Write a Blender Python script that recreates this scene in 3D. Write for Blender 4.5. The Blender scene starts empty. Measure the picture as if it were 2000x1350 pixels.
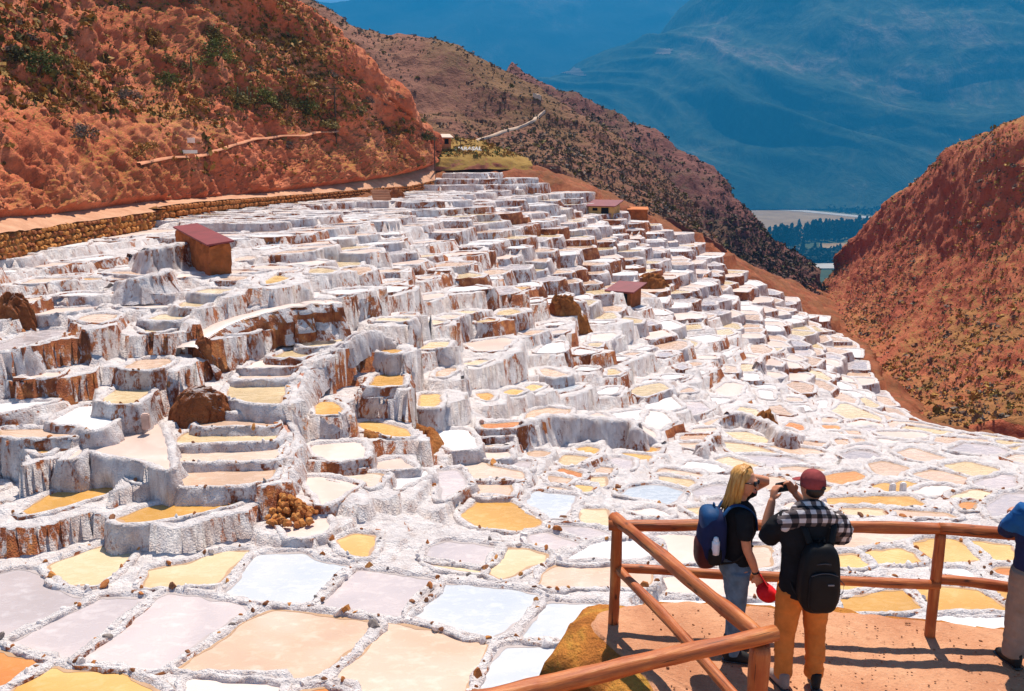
import bpy, bmesh, math, random
import numpy as np
from mathutils import Vector, Matrix
import mathutils

random.seed(7)
np.random.seed(7)
S = bpy.context.scene
COL = S.collection
R = math.radians

# ------------------------------------------------------------------ camera
CZ = 4.2            # the lens is 4.2 m above the viewing platform (z = 0)
FPX = 1700.0        # focal length in pixels of the 2000 px wide photograph
PITCH = R(12.0)
cam_d = bpy.data.cameras.new('camera')
cam_d.sensor_width = 36.0
cam_d.lens = FPX / 2000.0 * 36.0
cam_d.clip_start = 0.1
cam_d.clip_end = 40000.0
cam = bpy.data.objects.new('camera', cam_d)
COL.objects.link(cam)
cam.location = (0, 0, CZ)
cam.rotation_euler = (R(90) - PITCH, 0, 0)
S.camera = cam

# ------------------------------------------------------------------ sky, sun, exposure
SUN_EL, SUN_AZ = R(65), R(10)          # azimuth from +Y towards +X
sdir = Vector((math.sin(SUN_AZ) * math.cos(SUN_EL), math.cos(SUN_AZ) * math.cos(SUN_EL), math.sin(SUN_EL)))
W = bpy.data.worlds.new('World')
S.world = W
W.use_nodes = True
wn = W.node_tree
bg = wn.nodes['Background']
sky = wn.nodes.new('ShaderNodeTexSky')
sky.sky_type = 'NISHITA'
sky.sun_disc = False
sky.sun_elevation = SUN_EL
sky.sun_rotation = SUN_AZ
sky.altitude = 3000
sky.air_density = 1.0
sky.dust_density = 1.0
sky.ozone_density = 1.0
wn.links.new(sky.outputs['Color'], bg.inputs['Color'])
bg.inputs['Strength'].default_value = 0.10
sun_d = bpy.data.lights.new('sun', 'SUN')
sun_d.energy = 5.0
sun_d.angle = R(0.5)
sun_d.color = (1.0, 0.90, 0.78)
sun = bpy.data.objects.new('sun', sun_d)
COL.objects.link(sun)
sun.rotation_euler = sdir.to_track_quat('Z', 'Y').to_euler()
sun.location = (0, 0, 60)
S.view_settings.view_transform = 'Standard'
S.view_settings.look = 'None'
S.view_settings.exposure = 0.82
S.view_settings.gamma = 1.0
S.view_settings.use_curve_mapping = False
S.render.engine = 'CYCLES'
S.cycles.use_denoising = True
S.cycles.max_bounces = 6
S.cycles.diffuse_bounces = 3
S.cycles.glossy_bounces = 2
S.cycles.transmission_bounces = 2
S.cycles.volume_bounces = 0
S.cycles.caustics_reflective = False
S.cycles.caustics_refractive = False

# ------------------------------------------------------------------ helpers
cp, sp = math.cos(PITCH), math.sin(PITCH)

def ray(px, py):
    u = (px - 1000.0) / FPX
    v = (675.0 - py) / FPX
    return np.array([u, cp + v * sp, -sp + v * cp])

def at(px, py, Y):
    "point seen at that pixel at the ground distance Y"
    d = ray(px, py)
    p = d * (Y / d[1])
    p[2] += CZ
    return p

def atz(px, py, z):
    "point seen at that pixel on the level z"
    d = ray(px, py)
    p = d * ((z - CZ) / d[2])
    p[2] += CZ
    return p

def pix(p):
    x, y, z = p[0], p[1], p[2] - CZ
    f = y * cp - z * sp
    if f < 0.05:
        return None
    return (1000 + FPX * x / f, 675 - FPX * (y * sp + z * cp) / f)

def hash3(ix, iy, iz, seed):
    h = (ix * 374761393 + iy * 668265263 + iz * 2147483647 + seed * 1274126177) & 0xFFFFFFFF
    h = ((h ^ (h >> 13)) * 1274126177) & 0xFFFFFFFF
    h = ((h ^ (h >> 16)) * 2246822519) & 0xFFFFFFFF
    return ((h ^ (h >> 15)) & 0xFFFF) / 32767.5 - 1.0

def vn(p, seed=0):
    p = np.asarray(p, dtype=np.float64)
    i = np.floor(p).astype(np.int64)
    f = p - i
    f = f * f * f * (f * (f * 6 - 15) + 10)
    r = 0
    for dx in (0, 1):
        wx = f[:, 0] if dx else 1 - f[:, 0]
        for dy in (0, 1):
            wy = f[:, 1] if dy else 1 - f[:, 1]
            for dz in (0, 1):
                wz = f[:, 2] if dz else 1 - f[:, 2]
                r = r + wx * wy * wz * hash3(i[:, 0] + dx, i[:, 1] + dy, i[:, 2] + dz, seed)
    return r

def fbm(p, octv=4, seed=0, gain=0.5, lac=2.03):
    a, r, t = 1.0, 0, 0
    p = np.asarray(p, dtype=np.float64).copy()
    for o in range(octv):
        r = r + a * vn(p, seed + o)
        t += a
        a *= gain
        p = p * lac + 17.3
    return r / t * 1.6

def ridged(p, octv=4, seed=0):
    a, r, t = 1.0, 0, 0
    p = np.asarray(p, dtype=np.float64).copy()
    for o in range(octv):
        r = r + a * (1 - 2 * np.abs(vn(p, seed + o)))
        t += a
        a *= 0.5
        p = p * 2.05 + 9.1
    return r / t

def mesh_obj(name, v, f, mats, parent=None, mi=None, smooth=True, link=True):
    me = bpy.data.meshes.new(name)
    v = np.asarray(v, dtype=np.float64)
    if isinstance(f, np.ndarray):
        n, k = f.shape
        me.vertices.add(len(v))
        me.vertices.foreach_set('co', v.ravel())
        me.loops.add(n * k)
        me.loops.foreach_set('vertex_index', f.ravel().astype(np.int32))
        me.polygons.add(n)
        me.polygons.foreach_set('loop_start', np.arange(0, n * k, k, dtype=np.int32))
        me.polygons.foreach_set('loop_total', np.full(n, k, dtype=np.int32))
        me.update(calc_edges=True)
    else:
        me.from_pydata(v.tolist(), [], f)
    if not isinstance(mats, (list, tuple)):
        mats = [mats]
    for m in mats:
        me.materials.append(m)
    if mi is not None:
        me.polygons.foreach_set('material_index', np.asarray(mi, dtype=np.int32))
    me.polygons.foreach_set('use_smooth', np.full(len(me.polygons), bool(smooth)))
    me.update()
    if not link:
        return me
    return add(name, me, parent)

def add(name, me, parent=None, loc=None, rot=None, sc=None):
    o = bpy.data.objects.new(name, me)
    COL.objects.link(o)
    if parent is not None:
        o.parent = parent
    if loc is not None:
        o.location = loc
    if rot is not None:
        o.rotation_euler = rot
    if sc is not None:
        o.scale = sc
    return o

def tag(o, label=None, cat=None, group=None, kind=None):
    if label: o['label'] = label
    if cat: o['category'] = cat
    if group: o['group'] = group
    if kind: o['kind'] = kind
    return o

def grid_faces(nr, nc, closed=False):
    r = np.arange(nr - 1)[:, None]
    cn = nc if closed else nc - 1
    c = np.arange(cn)[None, :]
    c2 = (c + 1) % nc
    a = r * nc + c
    b = r * nc + c2
    d = (r + 1) * nc + c
    e = (r + 1) * nc + c2
    return np.stack([a, b, e, d], -1).reshape(-1, 4)

# ------------------------------------------------------------------ materials
def new_mat(name, rough=0.8, spec=0.3):
    m = bpy.data.materials.new(name)
    m.use_nodes = True
    nt = m.node_tree
    b = nt.nodes['Principled BSDF']
    b.inputs['Roughness'].default_value = rough
    b.inputs['Specular IOR Level'].default_value = spec
    return m, nt, b

class N:
    "small node-building helper"
    def __init__(s, nt):
        s.nt = nt
    def n(s, t, **kw):
        x = s.nt.nodes.new(t)
        for k, v in kw.items():
            if k.startswith('i_'):
                x.inputs[k[2:].replace('_', ' ')].default_value = v
            else:
                setattr(x, k, v)
        return x
    def l(s, a, b):
        s.nt.links.new(a, b)
    def coord(s, scale=(1, 1, 1), obj=False):
        g = s.n('ShaderNodeTexCoord') if obj else s.n('ShaderNodeNewGeometry')
        m = s.n('ShaderNodeMapping')
        m.inputs['Scale'].default_value = scale
        s.l(g.outputs['Object' if obj else 'Position'], m.inputs['Vector'])
        return m.outputs['Vector']
    def noise(s, vec, scale, detail=4, rough=0.55, dist=0.0):
        x = s.n('ShaderNodeTexNoise')
        x.inputs['Scale'].default_value = scale
        x.inputs['Detail'].default_value = detail
        x.inputs['Roughness'].default_value = rough
        x.inputs['Distortion'].default_value = dist
        s.l(vec, x.inputs['Vector'])
        return x.outputs['Fac']
    def ramp(s, fac, stops, interp='LINEAR'):
        r = s.n('ShaderNodeValToRGB')
        r.color_ramp.interpolation = interp
        e = r.color_ramp.elements
        while len(e) < len(stops):
            e.new(0.5)
        for i, (p, c) in enumerate(stops):
            e[i].position = p
            e[i].color = (c, c, c, 1) if isinstance(c, (int, float)) else (c[0], c[1], c[2], 1)
        s.l(fac, r.inputs['Fac'])
        return r.outputs['Color']
    def mix(s, fac, a, b, mode='MIX'):
        x = s.n('ShaderNodeMix', data_type='RGBA', blend_type=mode)
        if isinstance(fac, (int, float)): x.inputs[0].default_value = fac
        else: s.l(fac, x.inputs[0])
        for k, v in ((6, a), (7, b)):
            if isinstance(v, tuple): x.inputs[k].default_value = (v[0], v[1], v[2], 1)
            else: s.l(v, x.inputs[k])
        return x.outputs[2]
    def math(s, op, a, b=0.0, clamp=False):
        x = s.n('ShaderNodeMath', operation=op, use_clamp=clamp)
        for k, v in ((0, a), (1, b)):
            if isinstance(v, (int, float)): x.inputs[k].default_value = v
            else: s.l(v, x.inputs[k])
        return x.outputs[0]
    def bump(s, h, bsdf, strength=0.5, dist=0.05):
        x = s.n('ShaderNodeBump')
        x.inputs['Strength'].default_value = strength
        x.inputs['Distance'].default_value = dist
        s.l(h, x.inputs['Height'])
        s.l(x.outputs['Normal'], bsdf.inputs['Normal'])
    def nz(s):
        g = s.n('ShaderNodeNewGeometry')
        x = s.n('ShaderNodeSeparateXYZ')
        s.l(g.outputs['True Normal'], x.inputs[0])
        return x.outputs['Z']
    def rnd(s):
        return s.n('ShaderNodeObjectInfo').outputs['Random']

MATS = {}
def plain(name, col, rough=0.7, spec=0.3, var=0.12, scale=20.0, bump=0.0, bscale=60.0, bdist=0.004, obj=True):
    m, nt, b = new_mat(name, rough, spec)
    k = N(nt)
    v = k.coord(obj=obj)
    n = k.noise(v, scale, 4)
    dark = tuple(c * (1 - var) for c in col)
    lite = tuple(min(1, c * (1 + var)) for c in col)
    k.l(k.ramp(n, [(0.3, dark), (0.7, lite)]), b.inputs['Base Color'])
    if bump:
        k.bump(k.noise(v, bscale, 4), b, bump, bdist)
    MATS[name] = m
    return m

def crust_mat(name, brown_bias=0.0, top=0.9):
    "white salt crust, with red-brown earth showing through in vertical streaks"
    m, nt, b = new_mat(name, 0.75, 0.25)
    k = N(nt)
    vs = k.coord((1.0, 1.0, 0.28))
    v = k.coord()
    streak = k.noise(vs, 2.3, 6, 0.68, 0.9)
    big = k.noise(v, 0.30, 3, 0.55)
    fine = k.noise(k.coord((1.0, 1.0, 0.6)), 11.0, 4, 0.7)
    s = k.math('ADD', streak, k.math('MULTIPLY', k.math('SUBTRACT', big, 0.5), 0.85))
    s = k.math('ADD', s, k.math('MULTIPLY', k.math('SUBTRACT', fine, 0.5), 0.45))
    s = k.math('ADD', s, brown_bias)
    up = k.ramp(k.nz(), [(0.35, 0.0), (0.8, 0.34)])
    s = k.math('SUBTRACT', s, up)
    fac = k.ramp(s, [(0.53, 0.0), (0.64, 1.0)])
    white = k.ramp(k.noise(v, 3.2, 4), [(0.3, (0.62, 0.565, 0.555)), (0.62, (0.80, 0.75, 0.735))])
    stain_shade = k.math('MULTIPLY', k.ramp(k.noise(vs, 3.5, 4, 0.65), [(0.40, 0.0), (0.68, 0.75)]), k.ramp(k.nz(), [(0.5, 1.0), (0.85, 0.25)]))  # drip stains, heavier on steep faces to paint in the walls' shade
    white = k.mix(stain_shade, white, (0.47, 0.33, 0.285))
    brown = k.ramp(k.noise(v, 2.6, 4), [(0.3, (0.16, 0.038, 0.016)), (0.52, (0.34, 0.100, 0.034)), (0.72, (0.52, 0.205, 0.065))])
    col = k.mix(fac, white, brown)
    k.l(col, b.inputs['Base Color'])
    h = k.math('ADD', k.noise(vs, 7.0, 5, 0.65), k.math('MULTIPLY', k.noise(v, 24.0, 3), 0.5))
    k.bump(h, b, 1.0, 0.13)
    MATS[name] = m
    return m

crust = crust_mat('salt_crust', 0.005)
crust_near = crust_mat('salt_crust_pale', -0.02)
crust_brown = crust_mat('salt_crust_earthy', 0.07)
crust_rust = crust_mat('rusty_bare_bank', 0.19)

def brine_mat(name, c1, c2, rough=0.10, flake=0.35):
    m, nt, b = new_mat(name, rough, 0.35)
    k = N(nt)
    v = k.coord((1.0, 1.0, 1.0))
    big = k.noise(v, 0.38, 3, 0.5, 0.6)
    rn = k.rnd()
    f = k.math('ADD', big, k.math('MULTIPLY', k.math('SUBTRACT', rn, 0.5), 0.35))
    col = k.ramp(f, [(0.22, tuple(x * 0.86 for x in c1)), (0.42, c1), (0.72, c2)])
    fl = k.noise(k.coord((1.0, 1.6, 1.0)), 3.2, 5, 0.65, 0.4)
    white = k.ramp(fl, [(0.54, 0.0), (0.80, flake * 0.7)])
    col = k.mix(white, col, (0.80, 0.78, 0.78))
    k.l(col, b.inputs['Base Color'])
    k.l(k.ramp(fl, [(0.4, rough), (0.7, 0.55)]), b.inputs['Roughness'])
    k.bump(k.noise(v, 30.0, 3), b, 0.12, 0.01)
    MATS[name] = m
    return m

BR = {
    'y': brine_mat('brine_yellow', (0.60, 0.32, 0.08), (0.70, 0.46, 0.18), flake=0.16),
    'o': brine_mat('brine_orange', (0.60, 0.22, 0.06), (0.68, 0.32, 0.11), flake=0.10),
    'c': brine_mat('brine_cream', (0.62, 0.46, 0.26), (0.68, 0.56, 0.38), flake=0.25),
    'p': brine_mat('brine_peach', (0.60, 0.41, 0.29), (0.67, 0.52, 0.42), flake=0.3),
    'g': brine_mat('brine_grey', (0.48, 0.42, 0.42), (0.60, 0.51, 0.49), flake=0.35),
    'b': brine_mat('brine_pale_blue', (0.47, 0.50, 0.54), (0.60, 0.60, 0.61), flake=0.4),
    'w': brine_mat('salt_white', (0.70, 0.68, 0.68), (0.78, 0.77, 0.77), 0.35, flake=0.6),
    'k': brine_mat('salt_pink', (0.66, 0.50, 0.42), (0.74, 0.63, 0.57), 0.35, flake=0.4),
}

wet_tan = plain('wet_tan_margin', (0.46, 0.29, 0.17), 0.3, 0.4, 0.15, 2.0)
wet_grey = plain('wet_grey_margin', (0.44, 0.38, 0.36), 0.3, 0.4, 0.15, 2.0)

def earth_mat(name, cols, scale=0.3, bumpd=0.25, grass=None, gscale=0.12, grange=(0.50, 0.62), steep=True, fine=2.2):
    "bare earth and rock in several tones; dry grass on the gentler ground"
    m, nt, b = new_mat(name, 0.92, 0.12)
    k = N(nt)
    v = k.coord()
    n = k.noise(v, scale, 7, 0.62, 0.5)
    col = k.ramp(n, [(0.28 + 0.44 * i / (len(cols) - 1), c) for i, c in enumerate(cols)])
    f = k.noise(v, fine, 6, 0.7)
    col = k.mix(k.ramp(f, [(0.32, 0.45), (0.52, 0.0)]), col, tuple(c * 0.5 for c in cols[0]))
    if grass:
        g = k.noise(v, gscale, 5, 0.65, 0.4)
        if steep:
            g = k.math('ADD', g, k.ramp(k.nz(), [(0.55, -0.0), (0.9, 0.10)]))
            g = k.math('SUBTRACT', g, k.ramp(k.nz(), [(0.35, 0.25), (0.7, 0.0)]))
        gf = k.ramp(g, [(grange[0], 0.0), (grange[1], 0.85)])
        gcol = k.ramp(k.noise(v, scale * 3.1, 5, 0.7), [(0.3 + 0.4 * i / (len(grass) - 1), c) for i, c in enumerate(grass)])
        col = k.mix(gf, col, gcol)
    k.l(col, b.inputs['Base Color'])
    h = k.math('ADD', k.noise(v, scale * 5, 7, 0.7), k.math('MULTIPLY', f, 0.5))
    k.bump(h, b, 1.0, bumpd)
    MATS[name] = m
    return m
# ------------------------------------------------------------------ the lie of the salt field
ZF = -4.8            # level of the flat lower terrace
ctrl = []
for q in [(0, 1340), (500, 1340), (1000, 1340), (1000, 1500), (0, 1500), (-500, 1350), (0, 1160), (300, 1200), (500, 1130), (1000, 1140), (700, 1230), (800, 1090), (200, 1130)]:
    ctrl.append(atz(q[0], q[1], ZF))
for q in [(1300, 1180, -4.95), (1600, 1180, -5.15), (1900, 1200, -5.2), (1900, 1100, -5.4), (1600, 1080, -5.35), (2300, 1150, -5.4), (1800, 1000, -5.9), (1500, 1000, -5.6),
          (2300, 1000, -6.0), (1800, 872, -6.9), (2000, 884, -6.7), (2300, 900, -6.6), (1680, 865, -7.3), (1600, 850, -7.8), (1450, 900, -6.6), (1200, 950, -5.6), (1250, 1050, -5.1), (1400, 960, -5.8)]:
    ctrl.append(atz(*q))
for q in [
          (250, 980, 20.6), (0, 980, 21), (-400, 980, 20), (440, 900, 22.2), (500, 760, 26.2), (600, 670, 29.8), (650, 610, 31),
          (650, 540, 37.5), (600, 480, 44.5), (600, 440, 52), (600, 402, 70), (200, 850, 23.2), (0, 860, 22.7), (250, 760, 25.4),
          (0, 700, 26), (-400, 700, 22.5), (0, 600, 29), (200, 620, 29.5), (0, 540, 32), (300, 520, 37.5), (200, 560, 33),
          (0, 502, 34.6), (130, 472, 41.5), (310, 442, 51), (450, 420, 60), (750, 385, 83), (850, 372, 94), (-400, 520, 26), (-400, 600, 24),
          (700, 800, 27.5), (700, 900, 24.2), (850, 960, 23.2), (900, 1000, 22.4), (900, 850, 28), (900, 750, 32.5), (900, 650, 37.5), (900, 550, 46), (900, 450, 60), (900, 400, 73),
          (950, 340, 104), (1050, 333, 112), (760, 560, 40), (760, 470, 52), (780, 420, 64),
          (1100, 900, 27.5), (1200, 800, 36), (1200, 700, 44), (1200, 600, 56), (1200, 500, 73), (1150, 420, 94), (1050, 560, 52), (1050, 480, 65), (1050, 400, 86),
          (1350, 480, 101), (1330, 600, 65), (1350, 540, 80), (1450, 750, 47), (1450, 650, 64), (1450, 600, 80), (1560, 600, 96), (1620, 660, 80),
          (1650, 720, 68), (1720, 800, 52),
          (1590, 585, 150), (1640, 660, 112), (1700, 735, 88), (1790, 815, 64), (1850, 862, 50), (1480, 540, 150),
          (850, 335, 125), (1000, 318, 135), (1200, 390, 130), (1330, 440, 140)]:
    ctrl.append(at(*q))
ctrl = np.array(ctrl)
TS = 40.0
_cx = ctrl[:, :2] / TS
def _U(r2):
    return 0.5 * r2 * np.log(r2 + 1e-9)
_n = len(_cx)
_d2 = ((_cx[:, None] - _cx[None]) ** 2).sum(-1)
_A = np.zeros((_n + 3, _n + 3))
_A[:_n, :_n] = _U(_d2) + np.eye(_n) * 2e-4
_A[:_n, _n] = 1
_A[:_n, _n + 1:] = _cx
_A[_n, :_n] = 1
_A[_n + 1:, :_n] = _cx.T
_w = np.linalg.solve(_A, np.concatenate([ctrl[:, 2], np.zeros(3)]))

def H(x, y):
    p = np.stack([np.ravel(x), np.ravel(y)], -1) / TS
    out = np.empty(len(p))
    for i in range(0, len(p), 20000):
        q = p[i:i + 20000]
        d2 = ((q[:, None] - _cx[None]) ** 2).sum(-1)
        out[i:i + 20000] = _U(d2) @ _w[:_n] + _w[_n] + q @ _w[_n + 1:]
    return out.reshape(np.shape(x))

_T = np.geomspace(9, 190, 500)
def hitH(px, py):
    d = ray(px, py)
    X = d[0] / d[1] * _T
    Z = d[2] / d[1] * _T + CZ
    h = H(X, _T)
    below = np.nonzero(Z <= h)[0]
    if len(below) == 0:
        return None
    i = below[0]
    return np.array([X[i], _T[i], h[i]])

# ------------------------------------------------------------------ pans traced one by one
VIEWS = {'A': (0, 1000, 1929), 'B': (500, 1000, 1929), 'C': (0, 700, 1929), 'D': (500, 700, 1929), 'E': (0, 430, 1929), 'F': (500, 430, 1929),
         'G': (900, 780, 1929), 'H': (1500, 830, 1776), 'I': (900, 430, 1929), 'J': (1300, 600, 1929), 'K': (1000, 850, 1000)}
def vp(view, pts):
    x0, y0, w = VIEWS[view]
    return [(x0 + x * 500.0 / w, y0 + y * 500.0 / w) for x, y in pts]

# (view, colour, level key, outline)
T = []
def t(view, col, lev, *pts):
    T.append((view, col, lev, list(zip(pts[::2], pts[1::2]))))
t('A','g','F',-120,480,0,470,130,440,250,445,330,480,390,570,480,610,620,645,700,650,540,720,300,830,60,950,-120,1000)
t('A','g','F',740,640,1130,650,960,790,700,990,520,1110,300,1070,60,985,300,870,560,750)
t('A','g','F',1200,640,1290,605,1500,645,1830,710,1900,740,1720,830,1500,990,1300,1120,1200,1190,900,1160,600,1120,850,930,1050,770)
t('A','c','F',345,410,750,265,850,250,990,275,1000,300,890,420,780,530,740,560,560,560,450,540,400,490)
t('A','c','F',1115,440,1400,390,1700,300,1880,290,1760,410,1640,560,1400,560,1280,570,1070,575,1110,480)
t('A','o','F',-150,1040,0,1045,180,1110,370,1130,200,1230,0,1320,-150,1400)
t('A','y','F',80,1350,250,1240,420,1170,480,1200,640,1200,860,1220,1000,1260,1150,1310,1240,1360,1100,1480,0,1480)
t('B','b','F',30,330,200,310,340,310,480,370,700,410,640,470,550,570,420,690,320,700,160,690,0,680,-240,610,-130,510,-20,370)
t('B','g','F',750,440,1000,470,1280,505,1370,530,1280,640,1180,720,1090,800,970,790,860,770,640,740,470,710,550,620,660,490)
t('B','b','F',1420,540,1640,560,1929,590,2130,628,2100,690,1990,810,1890,915,1770,950,1600,930,1420,860,1150,790,1260,660)
t('B','p','F',130,735,330,760,640,790,870,830,900,860,850,930,700,1060,560,1170,480,1240,200,1260,-100,1240,-360,1200,-600,1190,-420,1070,-200,930,-60,820)
t('B','p','F',960,850,1150,855,1350,890,1550,960,1740,1000,1720,1060,1640,1230,1590,1350,1550,1450,900,1450,700,1310,590,1290,620,1220,800,1090,920,920)
t('B','b','F',1860,1010,2100,1010,2330,1020,2360,1450,1640,1450,1690,1330,1760,1150)
t('B','b','F',2200,670,2350,690,2650,700,2650,960,2300,980,1970,955,2080,830)
t('B','o','F',330,1345,480,1325,720,1330,700,1440,300,1440)
t('B','k','F',-520,1270,-100,1255,200,1270,180,1330,150,1420,-560,1420)
t('B','y','',610,215,730,170,900,175,880,260,840,350,740,330,650,270)
t('B','g','F3',1430,215,1840,260,1810,320,1720,420,1500,380,1270,355,1300,280)
t('B','c','F3',1260,385,1430,405,1720,445,1700,470,1560,455,1400,425)
t('B','k','',190,90,400,75,530,40,540,120,470,170,390,190,260,190)
t('C','y','',175,1160,330,1060,480,990,640,960,960,925,990,935,900,985,700,1060,600,1080,430,1140,220,1180)
t('C','y','',890,1215,1100,1130,1410,1060,1480,1030,1680,1000,1800,1020,1830,1060,1780,1090,1560,1150,1250,1210,1000,1245,930,1245)
t('C','p','L4',1640,400,1760,365,1929,370,2060,390,2060,402,1929,398,1750,410)
t('C','p','L3',1600,425,1930,408,2060,412,2070,518,1900,518,1470,522,1530,470)
t('C','c','L2',1400,560,2070,540,2080,615,1929,630,1330,645,1350,600)
t('C','p','L1',1330,685,1929,665,2120,655,2125,700,2060,765,1929,772,1300,782,1310,720)
t('C','p','L0',1285,812,1929,795,2060,795,2070,830,2040,910,1929,940,1700,960,1400,970,1330,930,1285,880)
t('C','k','',950,460,1080,400,1180,490,1240,640,1270,860,1100,770,900,740,640,680,560,740,500,790,640,660,800,590)
t('C','w','',380,480,590,360,930,365,970,390,850,480,720,560,620,510,450,500)
t('C','c','',740,330,930,195,1180,190,1130,260,1000,360,930,355)
t('C','p','',920,75,1030,10,1290,0,1300,30,1230,80,1130,95,960,90)
t('C','p','',0,540,200,540,600,545,590,590,190,605,0,590)
t('C','y','',200,640,290,615,400,625,390,690,340,730,260,680)
t('C','p','',880,820,1080,825,1150,860,1130,930,1080,940,980,870)
t('F','c','M4',330,930,440,870,690,855,660,910,560,960,360,965)
t('F','c','M3',100,1040,250,975,480,982,400,1030,330,1045)
t('F','k','M2',-60,1100,20,1055,330,1060,290,1118,-120,1122)
t('F','p','M1',-120,1140,280,1135,260,1200,-160,1208)
t('F','c','M0',-180,1225,230,1222,225,1290,190,1400,0,1390,-240,1340)
t('D','y','',430,350,500,325,600,325,660,380,640,430,450,440)
t('D','y','',840,200,900,130,1000,110,1110,125,1115,215,960,218,830,218)
t('D','c','',810,235,1130,235,1080,280,960,300,860,295,780,275)
t('D','y','',1220,270,1400,270,1400,350,1360,380,1220,370)
t('D','y','',760,490,860,475,1000,500,1140,540,1160,600,1060,600,900,560,820,550)
t('D','w','',1310,545,1580,545,1650,610,1640,690,1500,700,1380,640)
t('D','k','',400,660,780,630,820,760,600,780,480,740)
t('D','p','',600,792,800,788,810,830,700,822)
t('D','k','',880,800,1090,755,1130,800,1200,830,1000,840,880,835)
t('D','p','',510,890,700,865,970,875,870,980,780,950,600,920)
t('D','k','',390,900,490,898,760,958,700,1000,560,1080,500,1120,490,1050,380,950)
t('D','w','',1070,870,1290,850,1290,880,1130,950,1070,1000)
t('D','g','',1370,850,1520,840,1560,890,1600,945,1480,1030,1400,1080,1380,950)
t('G','p','',30,480,110,460,260,510,480,555,470,610,370,605,100,610,60,560)
t('G','p','',110,632,360,622,380,680,360,735,150,735,120,690)
t('G','y','',10,880,120,770,240,745,350,770,480,840,570,900,600,940,560,980,440,1000,250,980,100,950)
t('G','b','',560,690,870,730,840,800,790,880,700,900,600,890,510,840,490,780)
t('G','c','',920,830,1110,825,1110,960,1040,970,900,920)
t('G','g','',680,955,900,960,1110,1000,1150,1055,1000,1065,900,1068,780,1030)
t('G','g','',530,1030,640,1000,760,1045,930,1092,870,1130,800,1150,660,1150,510,1110)
t('G','c','F3',310,1125,480,1125,660,1170,650,1230,500,1270,400,1330,300,1370,200,1320,280,1200)
t('G','w','F3',820,1190,1000,1100,1120,1072,1480,1070,1480,1150,1380,1200,1120,1228,760,1236)
t('G','p','F3',680,1260,760,1248,1120,1252,1400,1262,1440,1340,1440,1420,560,1420,620,1330)
t('G','y','N0',110,298,360,294,350,358,140,362)
t('G','y','N1',100,236,380,238,370,280,120,282)
t('G','o','N2',160,190,460,172,440,200,380,222,160,224)
t('G','k','',160,375,340,372,370,440,200,455)
t('G','g','',270,470,530,467,510,540,400,518)
t('G','p','',510,400,560,390,680,400,620,440,520,440)
t('G','c','',740,480,780,420,980,440,870,490,800,510)
t('G','o','',720,540,760,520,920,560,900,600,780,570)
t('G','p','',650,578,850,602,800,640,690,640)
t('G','p','',620,662,740,667,860,700,840,713,600,690)
t('G','y','',860,650,1000,660,960,710,890,700)
t('G','p','',940,545,1000,512,1160,522,1110,568,970,572)
t('G','c','',970,590,1100,582,1090,670,1000,650)
t('G','g','',1060,480,1150,440,1300,460,1270,540,1180,518)
t('G','y','',1200,390,1250,340,1500,370,1480,400,1360,408)
t('G','y','',1190,440,1200,402,1440,428,1400,490)
t('G','b','',1180,720,1280,660,1500,642,1690,690,1640,760,1580,800,1400,760)
t('G','c','',1480,580,1750,612,1780,650,1700,680,1500,620)
t('G','p','',1470,560,1500,520,1830,570,1800,605,1480,568)
t('G','w','',1650,510,1720,470,1929,500,2000,540,1900,558)
t('G','g','',1740,700,1929,642,2100,660,2000,740,1780,758)
t('G','y','',880,370,960,355,1050,380,1000,420,900,400)
t('G','c','',1300,920,1520,920,1510,1000,1450,1030,1300,970)
t('H','o','',370,360,520,330,600,320,680,360,640,380,500,415,440,410)
t('H','p','',690,275,800,252,980,300,900,340,850,380,760,340)
t('H','g','',500,210,620,175,720,190,800,225,660,248,570,245)
t('H','p','',890,195,1000,160,1250,235,1150,260,1020,250)
t('H','p','',1000,350,1150,308,1390,370,1330,430,1150,398)
t('H','c','',1220,285,1380,255,1600,310,1600,340,1440,370,1300,330)
t('H','g','',1430,400,1640,347,1720,360,1720,430,1560,448,1440,420)
t('H','y','',700,430,820,405,850,410,950,392,1080,420,980,440,850,480,760,450)
t('H','y','',410,510,600,502,850,497,980,497,1100,560,1020,575,760,563,500,566,420,560)
t('H','c','',510,583,800,583,850,635,540,630)
t('H','p','',850,592,1060,602,1240,612,1340,650,880,635)
t('H','k','',1000,470,1100,432,1240,427,1330,450,1220,490,1080,490)
t('H','c','',1260,510,1440,448,1580,472,1500,520,1330,535)
t('H','o','',1330,552,1390,535,1450,542,1420,590,1370,600)
t('H','g','',1520,560,1640,475,1800,475,1800,660,1560,650)
t('H','p','',410,780,600,748,900,728,1040,742,1050,770,980,790,700,830,500,862,410,868)
t('H','y','',420,903,600,893,700,975,640,998,420,985)
t('H','y','',640,893,760,868,920,858,1010,892,1070,960,900,963,720,972)
t('H','y','',1000,818,1120,792,1340,803,1400,870,1480,935,1400,958,1200,958,1110,920)
t('H','y','',1370,803,1700,833,1700,950,1540,950,1450,860)
t('H','y','',430,1055,880,1092,920,1108,650,1148,480,1188,430,1120)
t('H','y','',470,1230,560,1195,760,1153,940,1138,1000,1200,1080,1270,900,1288,580,1298,480,1280)
t('H','y','',980,1123,1080,1113,1440,1140,1540,1200,1660,1270,1640,1305,1350,1315,1150,1298,1050,1200)
t('H','w','',1190,1000,1380,1005,1430,1060,1380,1060,1200,1030)
t('H','o','',1560,1010,1600,992,1800,988,1800,1060,1600,1050)
t('H','y','',1500,1140,1700,1152,1780,1270,1690,1250,1590,1190)
t('H','w','',1180,1332,1700,1340,1720,1420,1200,1420)
t('H','p','',-60,360,130,370,120,460,-100,450)
t('H','c','',340,422,440,432,400,470,340,470)
t('H','p','',80,302,200,292,390,312,380,330,90,340)
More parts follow.
